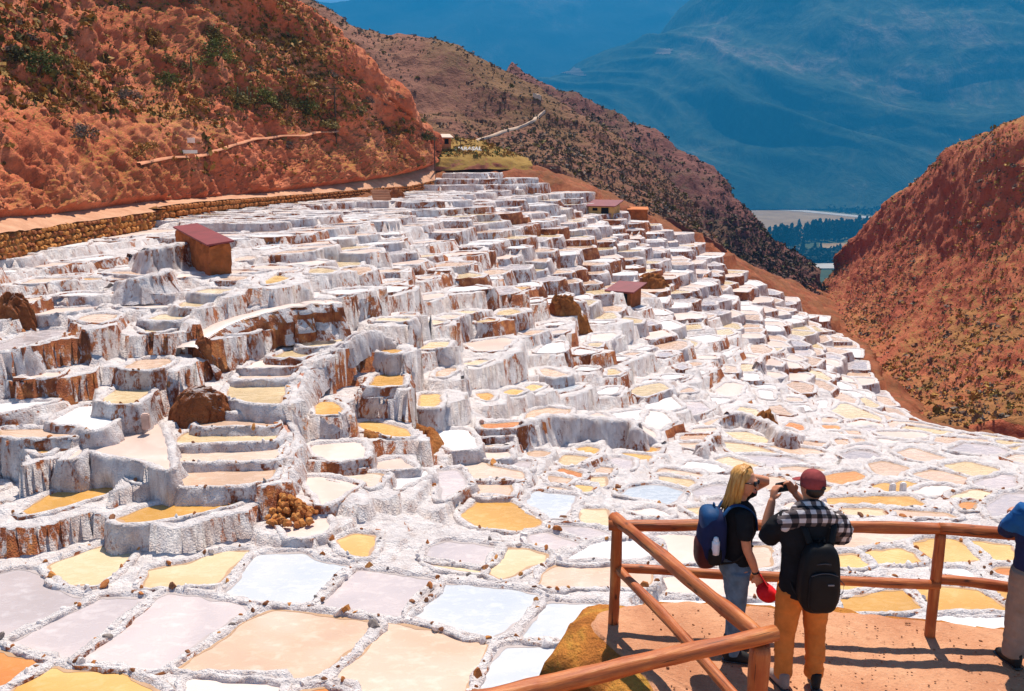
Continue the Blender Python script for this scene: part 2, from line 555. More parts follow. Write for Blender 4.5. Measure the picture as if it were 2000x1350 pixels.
t('H','p','',1140,722,1450,742,1440,768,1150,768)
t('E','g','',0,930,300,825,580,825,420,890,200,960,0,1000,-150,1000,-150,960)
t('E','p','',560,760,640,722,730,707,900,717,840,760,740,790)
t('E','c','',1060,760,1220,708,1420,712,1340,768)
t('E','c','',1030,787,1330,782,1300,830,1180,860,1100,850)
t('E','c','',1340,660,1370,617,1590,622,1500,670)
t('E','c','',1430,550,1560,517,1770,522,1640,570)
t('E','p','',1600,460,1720,422,1890,427,1820,470)
t('E','p','',760,405,880,387,1220,387,1180,410,1000,424)
t('E','p','',820,434,1080,430,1000,450,860,460)
t('E','p','',140,485,250,442,580,437,480,460,260,490)
t('E','y','',610,437,790,442,720,465,650,460)
t('E','c','',1040,225,1250,182,1400,180,1300,210,1120,235)
t('E','k','',700,110,1000,72,1330,72,1300,95,960,130,840,150)
t('E','w','',220,190,480,177,700,132,640,190,500,215,250,220)
t('E','p','',1750,290,1860,272,1929,277,1929,300,1760,320)
t('F','y','',60,460,160,412,270,440,160,480,80,500)
t('F','w','',500,545,620,527,880,517,840,540,640,575)
t('F','p','',840,385,1000,372,1130,372,1060,400,880,405)
t('F','c','',870,770,940,737,1190,742,1100,775)
t('F','c','',1220,780,1330,752,1450,767,1350,800)
t('F','p','',1340,740,1430,712,1560,722,1460,758)
t('F','c','',1480,700,1560,682,1690,687,1600,715)
t('F','y','',880,970,1000,965,1140,985,1040,1020,940,1000)
t('F','c','',1540,1085,1680,1052,1780,1062,1640,1105)
t('F','p','',1350,1150,1440,1112,1530,1117,1440,1180,1360,1190)
t('F','k','',1310,280,1500,242,1780,237,1700,255,1400,285)
t('F','y','',1640,1310,1760,1300,1800,1330,1760,1370,1680,1350)
t('F','y','',1830,1310,1929,1272,2040,1290,1950,1330)
t('F','p','',1220,430,1300,422,1380,427,1260,460)
t('F','w','',930,105,1080,87,1090,113,940,118)
t('F','w','',0,210,150,192,230,192,100,225,0,230)
t('I','y','',460,1270,530,1237,640,1252,530,1300)
t('I','b','',640,1242,930,1242,820,1290,720,1310)
t('I','w','',1010,1300,1100,1262,1210,1262,1170,1310,1060,1320)
t('I','p','',590,1130,640,1112,830,1172,700,1195,610,1170)
t('I','w','',830,1140,910,1107,1050,1117,980,1140)
t('I','p','',450,860,520,832,650,832,520,880)
t('I','w','',580,800,680,772,820,772,730,800)
t('I','w','',830,772,1000,762,1200,757,1060,785)
t('I','y','',340,520,420,502,540,502,430,545)
t('I','w','',1100,1070,1170,1032,1270,1032,1180,1070)
t('I','p','',1200,1020,1280,997,1370,1002,1300,1030)
t('I','w','',1290,985,1380,957,1460,962,1400,985)
t('I','w','',1340,1230,1420,1202,1530,1212,1440,1245)
t('I','w','',1440,1200,1530,1167,1700,1172,1580,1210)
t('I','w','',1700,1150,1760,1127,1850,1142,1800,1170)
t('I','w','',1240,640,1300,622,1410,650,1330,680)
t('J','w','',0,570,0,512,190,522,120,560)
t('J','w','',240,700,350,682,510,692,400,740)
t('J','o','',880,920,940,868,1030,892,1040,930,900,940)
t('J','p','',780,730,870,732,900,760,800,770)
t('J','p','',200,920,380,912,360,948,200,955)
t('J','p','',130,970,340,967,310,1008,100,1008)
t('J','p','',80,1030,290,1027,260,1080,150,1060)
t('J','w','',690,625,800,632,820,700,720,690)
t('J','w','',660,582,830,592,840,620,690,612)
t('J','w','',560,500,700,502,720,560,600,560)
t('J','c','',560,430,670,432,660,490,570,490)
t('J','p','',440,440,530,452,540,500,450,500)
t('J','w','',1140,702,1220,702,1220,760,1150,770)
t('J','p','',1170,830,1300,842,1290,878,1180,878)
t('J','o','',1180,892,1300,892,1320,928,1220,928)
t('J','p','',1220,942,1320,942,1350,980,1260,990)
t('J','p','',1340,932,1450,932,1480,978,1370,978)
t('J','p','',1370,992,1490,992,1500,1040,1400,1040)
t('J','p','',1270,1002,1360,1002,1390,1060,1310,1050)
t('J','p','',900,682,1000,682,1060,718,930,718)
t('J','w','',930,742,1070,737,1110,780,970,790)
t('J','p','',640,282,730,282,820,330,700,380,640,330)
t('J','c','',350,180,480,162,520,200,400,230,300,210)
t('J','w','',370,360,470,332,540,302,450,390)
t('J','b','',1540,850,1600,792,1680,840,1640,860)
t('J','g','',1440,920,1590,902,1580,950,1480,960)

t('K','k','',440,410,600,392,780,402,800,470,760,500,440,498)
t('K','p','',830,440,1010,432,1020,515,940,528,810,520)
t('K','k','',520,565,800,545,1000,555,1000,635,560,612)
t('K','w','',560,645,1000,662,1260,655,1260,700,600,690)
def inpoly(P, poly):
    "which of the points P (n,2) lie in the polygon"
    x, y = P[:, 0], P[:, 1]
    c = np.zeros(len(P), bool)
    a = np.asarray(poly)
    b = np.roll(a, -1, 0)
    for (x1, y1), (x2, y2) in zip(a, b):
        if y1 == y2: continue
        c ^= ((y1 > y) != (y2 > y)) & (x < (x2 - x1) * (y - y1) / (y2 - y1) + x1)
    return c

def area2(p):
    p = np.asarray(p)
    q = np.roll(p, -1, 0)
    return 0.5 * (p[:, 0] * q[:, 1] - q[:, 0] * p[:, 1]).sum()

def offset(p, d):
    "move a closed counter-clockwise outline outwards by d (scalar or per vertex)"
    a = np.roll(p, 1, 0)
    b = np.roll(p, -1, 0)
    e = b - a
    n = np.stack([e[:, 1], -e[:, 0]], -1)
    n /= np.linalg.norm(n, axis=1)[:, None] + 1e-9
    return p + n * (d[:, None] if isinstance(d, np.ndarray) else d), n

def resample(p, ds, smooth=1):
    p = np.asarray(p, float)
    for _ in range(smooth):
        q = np.roll(p, -1, 0)
        p = np.stack([p * 0.88 + q * 0.12, p * 0.12 + q * 0.88], 1).reshape(-1, 2)
    q = np.vstack([p, p[:1]])
    L = np.concatenate([[0], np.cumsum(np.linalg.norm(np.diff(q, axis=0), axis=1))])
    n = max(10, int(L[-1] / ds))
    s = np.linspace(0, L[-1], n, endpoint=False)
    return np.stack([np.interp(s, L, q[:, 0]), np.interp(s, L, q[:, 1])], -1)

PANS = []        # dicts: outline (world xy), level, colour, dist, zone px
for view, colr, lev, pts in T:
    pp = vp(view, pts)
    cxp = sum(a for a, b in pp) / len(pp)
    cyp = sum(b for a, b in pp) / len(pp)
    if lev == 'F':
        z = ZF
    elif lev == 'F3':
        z = ZF - 0.05
    elif lev:
        z = hitH(*{'L': (440, 925), 'M': (510, 775), 'N': (960, 866)}[lev[0]])[2] + 0.17 * int(lev[1])
    else:
        h = hitH(cxp, cyp)
        if h is None:
            continue
        z = h[2]
    if z > CZ - 0.8:
        continue
    w3 = np.array([atz(a, b, z)[:2] for a, b in pp])
    if area2(w3) < 0:
        w3 = w3[::-1]
    if lev in ('F', 'F3'): w3 = offset(w3, 0.05)[0]
    elif cyp > 830: w3 = offset(w3, 0.07)[0]
    PANS.append(dict(o=w3, z=z, c=colr, px=cxp, py=cyp, c2=w3.mean(0), traced=True))
# ------------------------------------------------------------------ the rest of the terraces
edge_px = [(-150, 520), (0, 505), (130, 474), (310, 444), (450, 424), (600, 404), (750, 388), (850, 375), (880, 345), (950, 338), (1070, 334), (1110, 375), (1180, 408), (1240, 428), (1330, 466), (1400, 512),
           (1470, 560), (1560, 602), (1610, 652), (1660, 722), (1730, 795), (1800, 850)]
FIELD = []
for a, b in edge_px:
    h = hitH(a, b)
    if h is None:
        h = at(a, b, 100)
    FIELD.append(h[:2])
FIELD += [(26, 40), (26, 14), (2, 11), (-14, 11), (-30, 24)]
FIELD = np.array(FIELD)

rng = np.random.RandomState(11)
def contour_frame(xy):
    "unit vectors along the contour and up the slope"
    e = 2.5
    gx = H(xy[:, 0] + e, xy[:, 1]) - H(xy[:, 0] - e, xy[:, 1])
    gy_ = H(xy[:, 0], xy[:, 1] + e) - H(xy[:, 0], xy[:, 1] - e)
    g = np.c_[gx, gy_ + 0.25]
    g /= np.linalg.norm(g, axis=1)[:, None] + 1e-9
    return np.c_[g[:, 1], -g[:, 0]], g
cand = []
for y0, y1, dens in ((14, 30, 3.6), (30, 60, 2.8), (60, 124, 1.9)):
    A_ = (y1 * y1 - y0 * y0) * 0.75
    n_ = int(A_ * dens)
    yy = np.sqrt(rng.uniform(y0 * y0, y1 * y1, n_))
    cand.append(np.c_[rng.uniform(-.75, .75, n_) * yy, yy])
cand = np.concatenate(cand)
cand = cand[inpoly(cand, FIELD)]
rng.shuffle(cand)
ca, cu = contour_frame(cand)
la = 1.8 + 0.009 * cand[:, 1]
lb_ = 0.88 + 0.0098 * cand[:, 1]
keep = []
KX = np.zeros((0, 2))
for i_ in range(len(cand)):
    if len(keep):
        dv = KX - cand[i_]
        near_ = np.abs(dv[:, 1]) < 4
        dv = dv[near_]
        if len(dv):
            m_ = ((dv @ ca[i_]) / la[i_]) ** 2 + ((dv @ cu[i_]) / lb_[i_]) ** 2
            if m_.min() < 1.0 * rng.uniform(.75, 1.1): continue
    keep.append(i_)
    KX = np.vstack([KX, cand[i_]])
sites = cand[keep]; ca = ca[keep]; cu = cu[keep]; la = la[keep]; lb_ = lb_[keep]
def voronoi_cell(i, k=16):
    c = sites[i]
    M = np.stack([ca[i] / la[i], cu[i] / lb_[i]])          # into the stretched frame
    Q = (sites - c) @ M.T
    d = (Q ** 2).sum(1)
    nb = np.argsort(d)[1:k + 1]
    r = 1.05
    poly = [np.array(q) for q in ((-r, -r), (r, -r), (r, r), (-r, r))]
    for j in nb:
        m = Q[j] / 2
        n = Q[j]
        out = []
        for a, b in zip(poly, poly[1:] + poly[:1]):
            da, db = (a - m) @ n, (b - m) @ n
            if da <= 0: out.append(a)
            if da * db < 0: out.append(a + (b - a) * da / (da - db))
        poly = out
        if len(poly) < 3: return None
    return np.array(poly) @ np.linalg.inv(M).T + c

traced_big = [(offset(p['o'], 0.32)[0], p) for p in PANS]
tb_lo = np.array([q[0].min(0) for q in traced_big]) - 0.1
tb_hi = np.array([q[0].max(0) for q in traced_big]) + 0.1
lev_noise = lambda x, y: vn(np.array([[x * 0.11, y * 0.09, 3.3]]), 5)[0]
for i in range(len(sites)):
    cell = voronoi_cell(i)
    if cell is None: continue
    cc = cell.mean(0)
    z0 = float(H(np.array([cc[0]]), np.array([cc[1]]))[0])
    q = 0.24 + 0.0029 * cc[1]
    off = lev_noise(cc[0], cc[1]) * 0.25
    z = math.floor((z0 + off) / q + 0.5) * q
    if cc[1] < 33 and cc[0] > 0: z = z0
    ok = None
    inr = 0.17 + 0.0012 * cc[1]
    if area2(cell) < 0: cell = cell[::-1]
    rad = 0.5 * abs(area2(cell)) / (0.5 * np.linalg.norm(cell - np.roll(cell, 1, 0), axis=1).sum()) * 2
    for scl in (1.0, 0.72, 0.5):
        c2 = cc + (cell - cc) * (scl * max(0.70, 1 - 0.55 * inr / rad))
        lo, hi = c2.min(0), c2.max(0)
        near = np.nonzero(((tb_lo < hi) & (tb_hi > lo)).all(1))[0]
        bad = False
        for j in near:
            if inpoly(c2, traced_big[j][0]).any() or inpoly(cc[None], traced_big[j][0]).any() or inpoly(traced_big[j][0], c2).any():
                bad = True
                break
        if not bad:
            ok = c2
            break
    if ok is None or abs(area2(ok)) < 0.2: continue
    pp = pix((cc[0], cc[1], z))
    if pp is None or not (-160 < pp[0] < 2160 and pp[1] < 1450): continue
    # hidden on the platform side: skip the ground the platform stands on
    if cc[1] < 13.0 or (pp[1] > 1000 and pp[0] < 1190) or pp[1] > 1120: continue
    rc = rng.rand()
    nearf = cc[1] < 45
    if cc[0] / cc[1] > 0.18 and nearf: colr = 'p' if rc < .35 else 'c' if rc < .6 else 'k' if rc < .8 else 'g'
    elif nearf: colr = 'k' if rc < .3 else 'p' if rc < .5 else 'w' if rc < .75 else 'c'
    else: colr = 'w' if rc < .27 else 'k' if rc < .52 else 'p' if rc < .74 else 'c' if rc < .88 else 'g'
    if area2(ok) < 0: ok = ok[::-1]
    PANS.append(dict(o=ok, z=z, c=colr, px=pp[0], py=pp[1], c2=cc, traced=False))
print('pans', len(PANS), 'traced', len(traced_big))

# spots where bare rusty earth shows through the salt (pixel, pixel, radius in px)
RUST = [(18, 590, 60), (85, 725, 55), (135, 730, 50), (390, 690, 40), (716, 700, 34), (675, 750, 30), (1105, 600, 75), (1060, 560, 50), (975, 650, 40), (1160, 692, 50), (1490, 810, 60), (1270, 545, 70), (1210, 440, 60),
        (840, 1030, 44), (690, 975, 40), (1545, 725, 50), (1395, 740, 40), (820, 870, 40), (1100, 860, 50), (1330, 850, 45), (950, 560, 40), (780, 580, 40), (600, 470, 50), (1000, 430, 50), (1130, 480, 50), (1300, 660, 45),
        (1440, 690, 40), (1600, 780, 45), (1680, 830, 40), (1420, 560, 50), (880, 500, 40), (700, 440, 40), (300, 540, 40), (660, 600, 34)]
RW = []
for a, b, r_ in RUST:
    h = hitH(a, b)
    if h is not None: RW.append((h[0], h[1], r_ * math.hypot(h[1], h[2] - CZ) / FPX))
RW = np.array(RW)
def rusty(xy):
    d = np.sqrt((xy[:, None, 0] - RW[None, :, 0]) ** 2 + ((xy[:, None, 1] - RW[None, :, 1]) * 0.7) ** 2)
    return (d < RW[None, :, 2] * (1 + 0.35 * fbm(np.c_[xy * 0.8, np.zeros(len(xy))], 3, 88))[:, None]).any(1)
# ------------------------------------------------------------------ ground under the terraces
nr, nc = 520, 480
gy = np.geomspace(10.5, 185, nr)
gu = np.linspace(-0.90, 1.12, nc)
GX = gu[None, :] * gy[:, None]
GY = np.repeat(gy[:, None], nc, 1)
GZ = H(GX, GY)
P3 = np.stack([GX.ravel(), GY.ravel(), GZ.ravel()], -1)
GZ = GZ.ravel() - 0.12 + 0.14 * fbm(P3 * 0.9, 4, 3) + 0.10 * ridged(P3 * np.array([2.2, 2.2, 1.0]), 3, 8)
fieldmask = inpoly(P3[:, :2], FIELD)
GZ[~fieldmask] += 0.7 * fbm(P3[~fieldmask] * 0.25, 5, 21) + 0.35 * ridged(P3[~fieldmask] * np.array([0.6, 0.35, 0.2]), 4, 22)
# every terrace reaches out to the next one: the ground takes the level of the nearest pan
best = np.full(len(P3), 1e9)
lvl = np.zeros(len(P3))
wob = P3[:, :2] + 0.22 * np.c_[fbm(P3 * 1.3, 3, 201), fbm(P3 * 1.3 + 40, 3, 202)]
inside = np.zeros(len(P3), bool)
for p in PANS:
    reach = 0.75 + 0.006 * p['c2'][1]
    ro = resample(p['o'], 0.35 + 0.004 * p['c2'][1], 0)
    lo, hi = ro.min(0) - reach, ro.max(0) + reach
    idx = np.nonzero((P3[:, 0] > lo[0]) & (P3[:, 0] < hi[0]) & (P3[:, 1] > lo[1]) & (P3[:, 1] < hi[1]))[0]
    if not len(idx): continue
    po, _ = offset(p['o'], 0.10)
    ins = idx[inpoly(P3[idx, :2], po)]
    GZ[ins] = np.minimum(GZ[ins], p['z'] - 0.22)
    inside[ins] = True
    lvl[ins] = np.where(best[ins] > 0, p['z'], np.minimum(lvl[ins], p['z'])); best[ins] = 0
    d = np.sqrt(((wob[idx][:, None] - ro[None]) ** 2).sum(-1)).min(1)
    m = (d < best[idx]) & (d < reach)
    best[idx[m]] = d[m]; lvl[idx[m]] = p['z']
terr = (best < 1e8) & ~inside
tz = lvl[terr] + 0.035 + 0.06 * fbm(P3[terr] * 2.4, 3, 205) - 0.02
GZ[terr] = tz
GZ[inside] = np.minimum(GZ[inside], lvl[inside] - 0.2)
P3[:, 2] = GZ
gf = grid_faces(nr, nc)
fm = fieldmask[gf].mean(1) > 0.5
gorge_mat = earth_mat('red_gully_earth', [(0.16, 0.045, 0.022), (0.30, 0.092, 0.042), (0.42, 0.16, 0.075)], 0.35, 0.2,
                      grass=[(0.16, 0.065, 0.030), (0.27, 0.11, 0.045)], gscale=0.2)
fi = fm.astype(int)
cx_ = P3[gf].mean(1)[:, :2]
fi[fm & rusty(cx_)] = 2
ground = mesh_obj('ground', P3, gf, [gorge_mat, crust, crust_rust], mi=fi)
tag(ground, kind='structure')

# ------------------------------------------------------------------ building the pans
def pan_geo(p, ds, rows, rim, amp):
    o = resample(p['o'], ds, 1 if p['traced'] else 0)
    n0 = len(o)
    z = p['z']
    jit = fbm(np.c_[o * 2.3, np.full(n0, z)], 3, 31) * 0.05 * amp
    o, _ = offset(o, jit)
    hb = H(o[:, 0], o[:, 1])
    lowest = np.minimum(z - 0.35, hb - 0.95)
    prof = [(-0.05, -0.035), (0.015, 0.05), (rim * 0.5, 0.08), (rim, 0.07), (rim + 0.025, 0.01)]
    V = []
    for k, (d, dz) in enumerate(prof):
        q, nn = offset(o, d)
        zz = np.full(n0, z + dz)
        if k >= 1:
            a = 0.03 if k < 3 else 0.05
            pos = np.c_[q * 4.5, zz * 4.5 + k]
            zz = zz + fbm(pos, 3, 41) * a * amp
            q = q + nn * (fbm(pos + 50, 3, 43) * 0.05 * amp)[:, None]
        V.append(np.c_[q, zz])
    top = z - 0.03
    for k in range(1, rows + 1):
        f = k / rows
        zz = top + (lowest - top) * f
        drop = z - zz
        q, nn = offset(o, rim + 0.03)
        pos = np.c_[q * 2.0, zz * 0.9]
        bulge = 0.02 + drop * (0.10 + 0.16 * np.maximum(0, fbm(np.c_[q * 0.9, zz * 0.2], 2, 53))) + (fbm(pos, 4, 51) * 0.15 + ridged(np.c_[q * 3.2, zz * 0.45], 3, 57) * 0.11 + fbm(pos * 4.5, 2, 58) * 0.04) * amp * np.minimum(1, drop * 2.5)
        q = q + nn * bulge[:, None]
        V.append(np.c_[q, zz])
    V = np.concatenate(V)
    F = grid_faces(len(prof) + rows, n0, True)[:, ::-1]
    pool, _ = offset(o, 0.035)
    return V, F, np.c_[pool, np.full(n0, z)]

def psize(p):
    o = p['o']
    pts = [pix((a, b, p['z'])) for a, b in o]
    if any(q is None for q in pts): return 0
    a = np.array(pts)
    cx, cy = a.mean(0)
    return abs(area2(a)) if (-60 < cx < 2060 and cy < 1400) else 0

for p in PANS:
    p['s'] = psize(p) * (4.0 if p['traced'] else 1.0)
PANS.sort(key=lambda p: -p['s'])
IND, REST = PANS[:300], PANS[300:]
CW = {'y': 'golden yellow', 'o': 'deep orange', 'c': 'cream', 'p': 'peach', 'g': 'lavender grey', 'b': 'pale bluish', 'w': 'dry white', 'k': 'pinkish white'}
def zone(px, py):
    "where the pan lies, and the landmark (pixel) that its kind is counted from"
    if py > 1055 and px < 1190: return 'on the flat lower terrace', 'the platform rock', (1100, 1340)
    if py > 1010 and px >= 1190: return 'beyond the wooden railing', 'the railing corner', (1200, 1200)
    if py > 870 and px > 1500: return 'on the gully-side flats', 'the gully edge', (1830, 860)
    if py > 830 and px >= 900: return 'past the curved salt wall', 'the stone pile', (570, 990)
    if py > 930 and px < 520: return 'atop the thick grey wall', 'the stone pile', (570, 990)
    if 330 < px < 560 and py > 800: return 'in the ladder beside the red channel', 'the stone pile', (570, 990)
    if px < 330 and py > 780: return 'around the pink drying floor', 'the stone pile', (570, 990)
    if py > 600 and 460 < px < 700 and py < 800: return 'under the brown retaining wall', 'the red outcrop', (385, 770)
    if py > 700 and px < 1000: return 'on the knolls beside the channel', 'the stone pile', (570, 990)
    if py > 560 and px < 460: return 'among tall banks below the hut', 'the hut', (425, 540)
    if py <= 560 and px < 560: return 'near the maroon-roofed hut', 'the hut', (425, 540)
    if px > 1300 and py > 560: return 'on the slope above the gully', 'the gully edge', (1830, 860)
    if py > 560: return 'below the orange landslip', 'the landslip', (1110, 590)
    return 'on the far upper terraces', 'the hut', (425, 540)
ORD = ['', 'second ', 'third ', 'fourth ', 'fifth ', 'sixth ', 'seventh ', 'eighth ', 'ninth ', 'tenth ', 'eleventh ', 'twelfth ']
def pan_labels(ps):
    bag = {}
    for p in ps:
        zt, lm, lp = zone(p['px'], p['py'])
        big = 'large ' if p['s'] > 40000 else 'small ' if p['s'] < 6000 else ''
        h = hitH(*lp)
        p['ld'] = math.hypot(*(p['c2'] - h[:2]))
        p['zt'] = zt
        p['lab'] = big + CW[p['c']] + ' salt pan ' + zt
        bag.setdefault(p['lab'], []).append((p, lm))
    for lab, lst in bag.items():
        if len(lst) < 2: continue
        lst.sort(key=lambda q: q[0]['ld'])
        for i, (p, lm) in enumerate(lst):
            if i < len(ORD): p['lab'] = lab + ', ' + ORD[i] + 'nearest ' + lm.replace('the ', '')
            else: p['lab'] = lab + ', far from ' + lm
pans_built = []
pan_labels(IND)
for p in IND:
    d = p['c2'][1]
    ds = max(0.11, 0.0055 * d)
    rows = 8 if d < 35 else 6 if d < 60 else 5
    flat = p['z'] < ZF + 0.01 and p['py'] > 1040
    rim = (0.13 if flat else 0.15) + 0.0015 * d
    V, F, pool = pan_geo(p, ds, rows, rim, 1.0 if d > 24 else 0.9)
    base = np.array([p['c2'][0], p['c2'][1], p['z']])
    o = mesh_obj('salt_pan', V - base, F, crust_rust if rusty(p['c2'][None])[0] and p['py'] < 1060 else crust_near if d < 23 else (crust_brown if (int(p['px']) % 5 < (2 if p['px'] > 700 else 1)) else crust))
    o.location = base
    tag(o, p['lab'], 'salt pan', 'salt pans ' + p['zt'])
    b = mesh_obj('brine' if p['c'] not in 'wk' else 'salt_bed', pool - base, [list(range(len(pool)))], BR[p['c']], parent=o, smooth=False)
    if d < 33 and p['c'] not in 'wk':
        ed, _ = offset(pool[:, :2], -0.10)
        ed = ed + 0.05 * np.c_[fbm(np.c_[ed * 3, np.zeros(len(ed))], 2, 77), fbm(np.c_[ed * 3 + 9, np.zeros(len(ed))], 2, 78)]
        ring = np.concatenate([pool, np.c_[ed, np.full(len(ed), p['z'])]]) + [0, 0, 0.005]
        mesh_obj('wet_margin', ring - base, grid_faces(2, len(pool), True), wet_grey if p['c'] in 'gb' else wet_tan, parent=o)
    p['obj'] = o
    pans_built.append(p)
# the small far ones as one mass
allV, allF, allM, n = [], [], [], 0
polyF, polyM = [], []
mats_rest = [crust, crust_brown, crust_rust] + [BR[k] for k in 'yocpgbwk']
mk = {k: i + 3 for i, k in enumerate('yocpgbwk')}
for p in REST:
    d = p['c2'][1]
    V, F, pool = pan_geo(p, max(0.22, 0.008 * d), 4, 0.14 + 0.0015 * d, 1.0)
    allV += [V, pool]
    polyF += (F + n).tolist()
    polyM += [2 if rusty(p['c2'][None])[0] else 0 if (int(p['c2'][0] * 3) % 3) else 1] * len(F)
    n += len(V)
    polyF.append(list(range(n, n + len(pool))))
    polyM.append(mk[p['c']])
    n += len(pool)
if REST:
    far = mesh_obj('salt_terraces', np.concatenate(allV), polyF, mats_rest, mi=polyM)
    tag(far, 'mass of small far salt terraces stepping down the slope', 'terraces', kind='stuff')
# ------------------------------------------------------------------ hills, path, valley, mountains
def crom(P, t):
    "Catmull-Rom through the control points P (n,3), t in 0..n-1"
    n = len(P)
    i = np.clip(np.floor(t).astype(int), 0, n - 2)
    f = (t - i)[:, None]
    g = lambda k: P[np.clip(k, 0, n - 1)]
    p0, p1, p2, p3 = g(i - 1), g(i), g(i + 1), g(i + 2)
    p0 = np.where((i == 0)[:, None], 2 * p1 - p2, p0)
    p3 = np.where((i == n - 2)[:, None], 2 * p2 - p1, p3)
    return 0.5 * (2 * p1 + (p2 - p0) * f + (2 * p0 - 5 * p1 + 4 * p2 - p3) * f ** 2 + (3 * p1 - p0 - 3 * p2 + p3) * f ** 3)

SHEETS = {}
def sheet(name, rows, nr, nc, mat, disp, kind='structure', back=None, parts=None):
    "a hillside lofted through rows of points; disp(points) gives the relief along the normal"
    C = [np.array([at(*q) if len(q) == 3 else q[:3] for q in r]) for r in rows]
    if back is not None:
        C.append(C[-1] + np.array(back))
    L = np.array([crom(r, np.linspace(0, len(r) - 1, nc)) for r in C])      # rows x nc x 3
    G = np.stack([crom(L[:, j], np.linspace(0, len(C) - 1, nr)) for j in range(nc)], 1)
    du = np.gradient(G, axis=1)
    dv = np.gradient(G, axis=0)
    nn = np.cross(du, dv)
    nn /= np.linalg.norm(nn, axis=2)[..., None] + 1e-9
    nn[nn[..., 2] < 0] *= -1
    edge = np.ones((nr, nc))
    edge[:4] *= np.linspace(0.15, 1, 4)[:, None]
    G = G + nn * (disp(G.reshape(-1, 3)).reshape(nr, nc) * edge)[..., None]
    V = G.reshape(-1, 3)
    o = mesh_obj(name, V, grid_faces(nr, nc), mat)
    tag(o, kind=kind)
    F = V[:, 1] * cp - (V[:, 2] - CZ) * sp
    PX = np.c_[1000 + FPX * V[:, 0] / F, 675 - FPX * (V[:, 1] * sp + (V[:, 2] - CZ) * cp) / F]
    SHEETS[name] = (V, PX, nn.reshape(-1, 3))
    return o

def on(name, px, py):
    V, PX, nn = SHEETS[name]
    d = ((PX - (px, py)) ** 2).sum(1)
    c = np.nonzero(d < max(36.0, d.min() * 2.5))[0]
    k = c[np.argmin(V[c, 1])]
    return V[k].copy()

red_hill = earth_mat('red_hill_earth', [(0.34, 0.075, 0.035), (0.56, 0.150, 0.068), (0.70, 0.265, 0.140)], 0.16, 0.3,
                     grass=[(0.13, 0.075, 0.020), (0.30, 0.155, 0.034), (0.42, 0.22, 0.06)], gscale=0.075, grange=(0.52, 0.62), fine=1.1)
brown_hill = earth_mat('brown_hill_earth', [(0.17, 0.075, 0.055), (0.26, 0.115, 0.075), (0.33, 0.155, 0.10)], 0.05, 0.8,
                       grass=[(0.13, 0.075, 0.04), (0.25, 0.135, 0.06)], gscale=0.03, fine=0.5)
dark_hill = earth_mat('dark_hill_earth', [(0.15, 0.062, 0.055), (0.23, 0.094, 0.076), (0.31, 0.13, 0.10)], 0.05, 0.9,
                      grass=[(0.08, 0.052, 0.035), (0.14, 0.08, 0.045)], gscale=0.03, fine=0.5)
right_hill = earth_mat('right_hill_earth', [(0.26, 0.060, 0.034), (0.44, 0.120, 0.060), (0.55, 0.19, 0.095)], 0.10, 0.5,
                       grass=[(0.15, 0.085, 0.03), (0.30, 0.145, 0.05), (0.40, 0.19, 0.06)], gscale=0.05, grange=(0.46, 0.58), fine=0.7)

foot = [(-500, 500, 24.5), (-300, 470, 28.7), (0, 429, 37), (150, 414, 44), (300, 395, 53), (450, 384, 63), (600, 368, 75), (750, 347, 88.7), (832, 328, 99), (850, 312, 106)]
cut = [(-500, 420, 27), (-300, 380, 32), (0, 345, 40.2), (150, 340, 47.2), (300, 322, 56.2), (450, 320, 66.2), (600, 315, 77.5), (750, 306, 91), (832, 300, 101.5), (850, 300, 108)]
mid = [(-500, 240, 34), (-300, 200, 40), (0, 180, 49), (150, 190, 55), (300, 225, 61), (450, 225, 71), (600, 238, 82), (750, 265, 94), (834, 290, 103), (852, 296, 109)]
upp = [(-550, 0, 46), (-340, -30, 50), (0, -20, 60), (200, 10, 66), (400, 60, 76), (520, 110, 82), (640, 165, 88), (760, 228, 96), (836, 286, 105), (854, 294, 110)]
rid = [(-600, -260, 58), (-400, -250, 60), (0, -210, 68), (250, -150, 74), (470, -85, 84), (575, 8, 90), (672, 100, 94), (766, 196, 99), (838, 284, 107), (856, 292, 112)]
def d_red(P):
    hgt = np.clip((P[:, 2] - 1.5) / 4.0, 0, 1)
    wx = P + 1.2 * np.c_[fbm(P * 0.2, 2, 65), fbm(P * 0.2 + 7, 2, 66), np.zeros(len(P))]
    g = ridged(np.c_[wx[:, 0] * 0.30, wx[:, 1] * 0.30, P[:, 2] * 0.07], 4, 61)
    g2 = ridged(np.c_[wx[:, 0] * 0.9, wx[:, 1] * 0.9, P[:, 2] * 0.25], 3, 67)
    led = np.abs(((P[:, 2] + 1.2 * fbm(P * 0.15, 2, 68)) * 0.28) % 1.0 - 0.5)
    return 1.6 * fbm(P * 0.08, 3, 60) * hgt + (1.0 - 0.35 * hgt) * g + 0.32 * g2 + 0.9 * led * hgt + 0.22 * fbm(P * 1.1, 4, 63) + 0.12 * fbm(P * 3.4, 3, 64)
hl = sheet('red_hillside', [foot, cut, mid, upp, rid], 330, 520, red_hill, d_red, back=(4, 30, -14))
def d_mid(P):
    return 2.2 * fbm(P * 0.03, 4, 70) + 1.5 * ridged(np.c_[P[:, 0] * 0.05, P[:, 1] * 0.05, P[:, 2] * 0.02], 4, 71) + 0.4 * fbm(P * 0.3, 4, 72)
